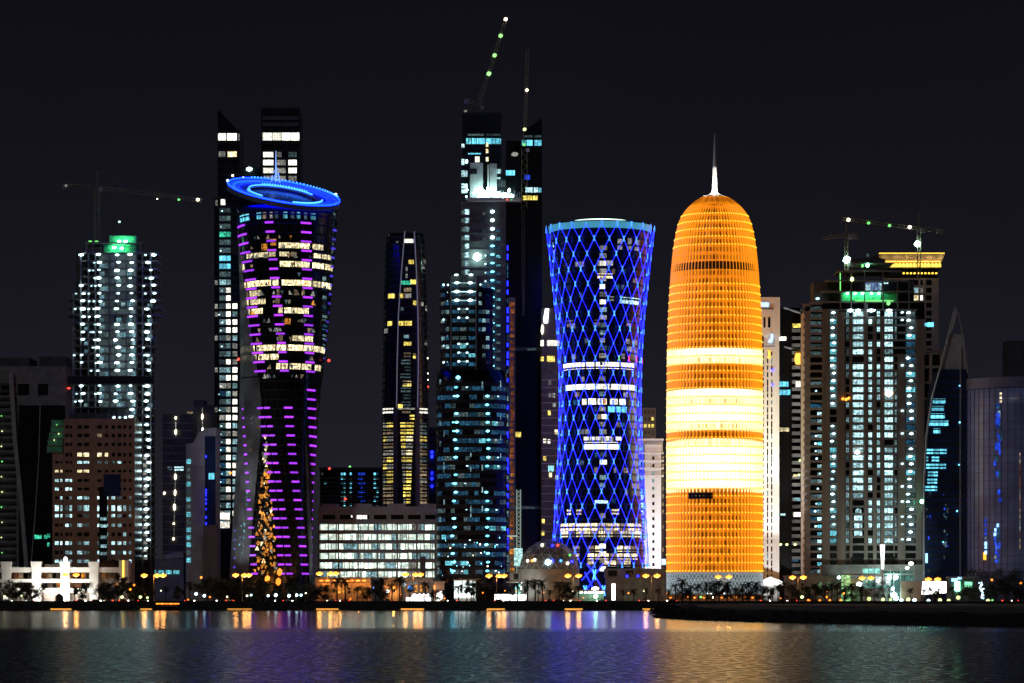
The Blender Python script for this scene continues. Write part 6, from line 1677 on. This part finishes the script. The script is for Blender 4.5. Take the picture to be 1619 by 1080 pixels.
for px, py in ((1278, 949), (1296, 949.5), (1307, 944), (1312, 949), (1329, 949), (206, 932), (212, 925), (1568, 917), (318, 913), (1614, 922)):
    sl.append(small_lamp(px, py, 1470, 'lamp_sodium_soft', 'small orange lamp', s=1.3))
for i in range(34):
    px = 225 + i * 33.5 + rnd.uniform(-12, 12)
    if 952 < px < 990: continue
    sl.append(small_lamp(px, rnd.uniform(934, 948), 1476 + rnd.uniform(-6, 20), rnd.choice(['lamp_sodium_soft', 'lamp_sodium_soft', 'lamp_warm']), 'tiny warm lamp low among the trees', s=rnd.uniform(.7, 1.2)))
place_labels(sl, '')

# ------------------------------------------------------------------ trees
def palm_meshes(seed):
    r = random.Random(seed)
    H = 1.0
    m = MB(); pts = [(0, 0, 0)]; bend = r.uniform(-.25, .25)
    for i in range(1, 7): pts.append((bend * (i / 6) ** 2, r.uniform(-.05, .05), 6.2 * i / 6))
    rad = [0.34, 0.27, 0.24, 0.22, 0.21, 0.22, 0.26]
    for i in range(6): m.bar(pts[i], pts[i + 1], rad[i], 7, rad[i + 1])
    trunk = m
    bm = bmesh.new(); top = Vector(pts[-1])
    for k in range(26):
        az = 2 * PI * k / 26 + r.uniform(-.2, .2); el0 = r.choice([1.2, .9, .6, .35, .1, -.35]) + r.uniform(-.15, .15); L = r.uniform(2.3, 3.2)
        p = top.copy(); e = el0; prev = None; side = Vector((-math.sin(az), math.cos(az), 0))
        n = 9; spine = []
        for i in range(n + 1):
            spine.append(p.copy()); p = p + Vector((math.cos(az) * math.cos(e), math.sin(az) * math.cos(e), math.sin(e))) * (L / n); e -= 0.19
        for i in range(n):
            a, c = spine[i], spine[i + 1]; dirv = (c - a).normalized()
            ll = 0.75 * math.sin(PI * (0.12 + 0.8 * i / n)) + 0.08
            for s_ in (-1, 1):
                for q in (0.1, 0.55):
                    o = a.lerp(c, q); t = o + (side * s_ * 0.85 + dirv * 0.7 + Vector((0, 0, -0.35))).normalized() * ll * r.uniform(.8, 1.1)
                    wv = dirv * 0.075
                    bm.faces.new([bm.verts.new(o - wv), bm.verts.new(o + wv), bm.verts.new(t)])
            w2 = Vector((0, 0, .03)); bm.faces.new([bm.verts.new(a - w2), bm.verts.new(c - w2), bm.verts.new(c + w2), bm.verts.new(a + w2)])
    bmesh.ops.create_icosphere(bm, subdivisions=1, radius=0.42, matrix=Matrix.Translation(top))
    tm = bpy.data.meshes.new('palm_trunk'); trunk.bm.to_mesh(tm); trunk.bm.free(); tm.materials.append(M['bark'])
    cm = bpy.data.meshes.new('palm_crown'); bm.to_mesh(cm); bm.free(); cm.materials.append(M['palm_leaf'])
    return tm, cm
PALMS = [palm_meshes(s) for s in (1, 2, 3, 4)]

def tree_meshes(seed, w, h, th):
    r = random.Random(seed); m = MB(); m.bar((0, 0, 0), (0.1, 0, th), 0.30, 7, 0.2)
    clumps = []
    for k in range(13):
        a = r.uniform(0, 2 * PI); q = math.sqrt(r.random()); z = th + (h - th) * r.uniform(0.05, .95)
        shrink = 1.0 - 0.55 * abs((z - th) / (h - th) - .42)
        c = Vector((math.cos(a) * q * w * .42 * shrink, math.sin(a) * q * w * .42 * shrink, z)); clumps.append((c, r.uniform(.20, .32) * w * .55)); m.bar((0.1 * th / h, 0, th * r.uniform(.6, 1)), c, 0.11, 5, 0.03)
    bm = bmesh.new()
    for c, rad in clumps:
        for _ in range(190):
            d_ = Vector((r.gauss(0, 1), r.gauss(0, 1), r.gauss(0, 1))).normalized() * rad * r.random() ** 0.45
            p = c + Vector((d_.x, d_.y, d_.z * .8)); a = Vector((r.gauss(0, 1), r.gauss(0, 1), r.gauss(0, 1))).normalized(); b_ = a.cross(Vector((r.gauss(0, 1), r.gauss(0, 1), r.gauss(0, 1)))).normalized()
            s_ = r.uniform(.14, .26); bm.faces.new([bm.verts.new(p - a * s_), bm.verts.new(p + b_ * s_ * .6), bm.verts.new(p + a * s_), bm.verts.new(p - b_ * s_ * .6)])
    tm = bpy.data.meshes.new('tree_trunk'); m.bm.to_mesh(tm); m.bm.free(); tm.materials.append(M['bark'])
    cm = bpy.data.meshes.new('tree_crown'); bm.to_mesh(cm); bm.free(); cm.materials.append(M['leaf'])
    return tm, cm
TREES = [tree_meshes(21, 8, 7.5, 2.2), tree_meshes(22, 10, 7, 1.8), tree_meshes(23, 16, 11, 2.6), tree_meshes(24, 7, 9, 2.6)]

def plant(meshes, name, label, px, d, sc_, group):
    o = empty(name, (wx(px, d), d, G + 0.1), label, 'tree', group, rnd.uniform(0, 6.28)); o.scale = (sc_,) * 3
    for nm, me in zip(('trunk', 'crown'), meshes): link(bpy.data.objects.new(nm, me), o)
    return (px, o)
pl = []
for px, s in ((20, 1.0), (205, 1.25), (262, 1.0), (300, 1.35), (338, 1.2), (352, 1.35), (402, .95), (420, 1.45), (455, 1.2), (482, .9), (533, 1.55), (546, 1.6), (565, 1.0), (594, 1.45), (604, 1.55), (632, 1.65), (700, .85), (712, .95), (738, 1.0), (748, .9), (757, 1.5), (768, 1.0), (818, 1.3), (831, .85), (834, 1.45), (846, 1.5), (851, .8), (858, 1.5), (869, .8), (884, 1.35), (896, 1.3), (1002, .85), (1021, .9), (1041, .9), (1057, .85), (1078, 1.55), (1104, 1.15), (1129, 1.3), (1137, 1.4), (1163, .9), (1184, 1.3), (1206, 1.0), (1222, .95), (1240, 1.3), (1252, 1.2), (1290, 1.2), (1305, 1.1), (1324, 1.25), (1347, 1.25), (1461, .85), (1470, 1.0), (1484, .9), (68, 1.1), (118, 1.0), (172, 1.2), (220, 1.1), (312, 1.2), (372, 1.1), (388, 1.0), (437, 1.1), (468, 1.2), (497, 1.0), (516, 1.1), (620, 1.2), (648, 1.0), (672, 1.3), (725, 1.1), (792, 1.2), (806, 1.0), (915, 1.1), (985, .8), (1068, 1.2), (1092, 1.1), (1117, 1.3), (1150, 1.3), (1174, 1.2), (1196, 1.3), (1230, 1.1), (1275, 1.0), (1315, 1.2), (1336, 1.0), (1362, 1.0), (1440, .9), (1505, 1.0)):
    pl.append(plant(PALMS[rnd.randrange(4)], 'palm_tree', 'dark palm tree', px, 1474 + rnd.uniform(-8, 8), s, 'palms along the promenade'))
place_labels(pl, '')
tl = []
for px, k, s, d in ((4, 2, 1.05, 1482), (32, 2, .95, 1480), (50, 1, 1.3, 1472), (155, 2, .9, 1482), (186, 2, .95, 1480), (206, 2, .8, 1474), (350, 2, 1.15, 1484), (374, 2, .9, 1480), (398, 1, 1.1, 1476), (450, 2, .8, 1482), (486, 2, .85, 1480), (512, 1, 1.2, 1476), (575, 2, .75, 1482), (600, 1, 1.2, 1474), (690, 1, .9, 1478), (762, 2, .85, 1484), (890, 2, .8, 1484), (1080, 1, 1.0, 1484), (1125, 1, 1.1, 1484), (1160, 2, .7, 1482), (1196, 1, 1.1, 1480), (1245, 2, .75, 1482), (1285, 1, 1.2, 1480), (1312, 2, .8, 1480), (1350, 2, .8, 1478), (1400, 2, .75, 1470), (1590, 2, 1.5, 1480), (14, 1, 1.2, 1472), (40, 1, 1.1, 1476), (131, 0, 1.05, 1474), (163, 1, 1.15, 1478), (182, 1, 1.1, 1474), (192, 3, 1.5, 1486), (213, 0, 1.1, 1474), (232, 1, 1.0, 1480), (280, 0, 1.0, 1480), (328, 3, 1.35, 1482), (345, 0, 1.25, 1477), (365, 1, 1.0, 1474), (412, 3, 1.2, 1482), (440, 0, .9, 1475), (470, 0, 1.0, 1478), (500, 0, .8, 1472), (580, 0, .9, 1476), (745, 3, 1.15, 1480), (775, 0, 1.0, 1476), (900, 0, .95, 1480), (1090, 0, .8, 1478), (1150, 0, 1.05, 1480), (1175, 1, .9, 1478), (1215, 0, .95, 1478), (1262, 1, .85, 1474), (1335, 1, .9, 1476), (1382, 2, .98, 1470), (1482, 0, .7, 1476), (1552, 2, 1.5, 1475), (1575, 1, 1.6, 1472), (1605, 2, 1.2, 1474), (1535, 1, 1.2, 1470), (1622, 1, 1.3, 1476)):
    tl.append(plant(TREES[k], 'leafy_tree', ('wide' if k in (1, 2) else 'upright') + ' dark leafy tree', px, d, s, 'leafy trees along the promenade'))
place_labels(tl, '')
# fairy lights hung in the big tree
b = Bld('light_string', 'string of white lights hung down the large tree', 'lights', 1466, 1552, gz=wz(948, 1466))
for i in range(22):
    t = i / 21; b.lamp(1549 + 6 * t + rnd.uniform(-3, 3), 921 + 26 * t + rnd.uniform(-1, 1), 'lamp_white_small', rnd.uniform(.5, 1.2), rnd.uniform(.5, 1.2), rnd.uniform(-1, 1), 'bulb')
b.bar('cable', 'steel_dark', [(1549, 920), (1552, 934), (1556, 948)], 0.05, 0)

# ------------------------------------------------------------------ cars on the shore road
def car_meshes(mat, van=False):
    prof = [(-2.2, .35), (-2.25, .8), (-2.1, 1.0), (-1.75, 1.05), (-1.2, 1.48), (.35, 1.5), (1.05, 1.05), (2.0, .92), (2.2, .7), (2.2, .35)]
    if van: prof = [(-2.3, .4), (-2.35, 1.0), (-2.25, 1.85), (-1.9, 1.98), (1.0, 1.95), (1.6, 1.2), (2.25, 1.0), (2.35, .7), (2.3, .4)]
    m = MB(); m.prism(prof, -.86, .86); bmesh.ops.bevel(m.bm, geom=m.bm.edges[:], offset=0.07, segments=2, affect='EDGES'); me = bpy.data.meshes.new('car_body'); m.bm.to_mesh(me); m.bm.free(); me.materials.append(M[mat]); return me
CAR = {(mt, v_): car_meshes(mt, v_) for mt in ('paint_white', 'paint_silver', 'paint_dark', 'paint_red') for v_ in (False, True)}
m = MB(); m.prism([(-1.5, 1.08), (-1.1, 1.4), (.3, 1.42), (.85, 1.08)], -.875, .875); CARG = bpy.data.meshes.new('car_glass'); m.bm.to_mesh(CARG); m.bm.free(); CARG.materials.append(M['glass_black'])
cars = []
def car(px, d, mt, v_, facing):
    word = {'paint_white': 'white', 'paint_silver': 'silver', 'paint_dark': 'dark', 'paint_red': 'red'}[mt]
    o = empty('car', (wx(px, d), d, G + 0.01), '%s %s heading %s' % (word, 'van' if v_ else 'car', 'right' if facing > 0 else 'left'), 'van' if v_ else 'car', 'vehicles on the shore road', 0 if facing > 0 else PI)
    link(bpy.data.objects.new('body', CAR[(mt, v_)]), o); 
    g = link(bpy.data.objects.new('windows', CARG), o)
    if v_: g.location.z = 0.32
    for x in (-1.4, 1.4):
        for y in (-.78, .78): w = piece('cyl', 'wheel', 'tyre', o, (x, y, .34), (.68, .68, .24)); w.rotation_euler = (PI / 2, 0, 0); piece('cyl', 'hub', 'paint_silver', w, (0, 0, 0), (.55, .55, 1.06))
    for y in (-.68, .68):
        piece('box', 'headlight', 'head_light', o, (2.22, y, .78), (.5, .46, .30)); piece('box', 'tail_light', 'tail_light', o, (-2.24, y, .85), (.36, .44, .36))
    cars.append((px, o))
for px, lane, mt, v_, f_ in ((12, 0, 'paint_silver', 0, 1), (48, 1, 'paint_white', 0, -1), (128, 0, 'paint_red', 0, 1), (152, 1, 'paint_dark', 0, 1), (171, 0, 'paint_white', 0, -1), (196, 1, 'paint_red', 0, 1), (226, 0, 'paint_silver', 0, 1), (300, 1, 'paint_dark', 0, 1), (350, 0, 'paint_white', 0, -1), (362, 1, 'paint_silver', 1, -1), (428, 0, 'paint_dark', 0, 1), (455, 1, 'paint_silver', 0, 1), (524, 0, 'paint_white', 0, -1), (545, 1, 'paint_red', 0, -1), (612, 0, 'paint_silver', 0, -1), (715, 1, 'paint_dark', 0, -1), (789, 0, 'paint_red', 0, 1), (870, 0, 'paint_silver', 0, 1), (883, 0, 'paint_dark', 0, 1), (909, 1, 'paint_white', 1, -1), (951, 0, 'paint_white', 0, -1), (1018, 1, 'paint_silver', 0, 1), (1062, 0, 'paint_dark', 0, -1), (1210, 1, 'paint_silver', 0, 1), (1252, 0, 'paint_red', 1, -1), (1288, 1, 'paint_dark', 0, 1), (1592, 0, 'paint_white', 0, 1), (1602, 1, 'paint_red', 0, -1)):
    car(px, SHORE + (35 if lane == 0 else 46) + rnd.uniform(-1, 1), mt, bool(v_), f_)
place_labels(cars, '')

# ------------------------------------------------------------------ boat, kiosk and glowing strips for lamplight at the water's edge
b = Bld('moored_boat', 'low dark moored boat with an orange-lit deck at the sea wall', 'boat', 1438, 263, gz=0.0)
m = MB(); hw = 22 * b.k; sect = []
for i in range(11):
    t = -1 + 2 * i / 10; w = 2.0 * (1 - abs(t) ** 3.0); sh = 1.6 + 0.9 * t * t
    sect.append([m.bm.verts.new(p) for p in ((t * hw, -w, sh), (t * hw * .94, -w * .6, -.3), (t * hw * .94, w * .6, -.3), (t * hw, w, sh))])
for A, B in zip(sect, sect[1:]):
    for i in range(4): m.bm.faces.new((A[i], A[(i+1) % 4], B[(i+1) % 4], B[i]))
m.bm.faces.new(sect[0]); m.bm.faces.new(sect[-1][::-1]); bmesh.ops.recalc_face_normals(m.bm, faces=m.bm.faces[:]); m.build('hull', 'hull_black', b.root)
piece('box', 'cabin', 'wood', b.root, (1.5, 0, 2.6), (7.5, 2.6, 1.7)); piece('box', 'cabin_roof', 'hull_black', b.root, (1.5, 0, 3.55), (8.2, 3.0, .2))
for x in (-4, -2, 0, 2, 4, 5.2): piece('box', 'deck_light', 'lamp_sodium_soft', b.root, (x + .2, -1.42, 3.1), (1.7, .2, .5))
m = MB(); m.bar((-3.6, 0, 2), (-3.6, 0, 6), .08); m.build('mast', 'steel_dark', b.root)
b = Bld('beach_hut', 'small tan hut with a pointed roof on the promenade before the white frame building', 'kiosk', 1462, 94, gz=G + .1)
m = MB(); m.lathe([(2.0, 0), (2.0, 2.6)], 8); m.build('wall', 'stone_tan', b.root); m = MB(); m.lathe([(2.4, 2.61), (1.2, 3.5), (.15, 4.1)], 8); m.build('roof', 'wood', b.root)
piece('box', 'door', 'wood', b.root, (0, -1.95, 1.05), (.9, .2, 2.1)); 
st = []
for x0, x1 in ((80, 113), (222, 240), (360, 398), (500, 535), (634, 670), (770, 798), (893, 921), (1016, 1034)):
    b = Bld('lamplight_strip', 'painted orange lamplight strip at the waterline', 'lamp', SHORE - 3.4, (x0 + x1) / 2, 'painted orange lamplight at the waterline', 0.0)
    L_ = (x1 - x0) * b.k; piece('box', 'housing', 'steel_dark', b.root, (0, -.1, .78), (L_, .2, .12)); piece('box', 'strip', 'lamplight_glow', b.root, (0, -.2, .55), (L_, .4, .26)); st.append(((x0 + x1) / 2, b.root))  # no lamp here: the glowing strip imitates lamplight on the quay edge
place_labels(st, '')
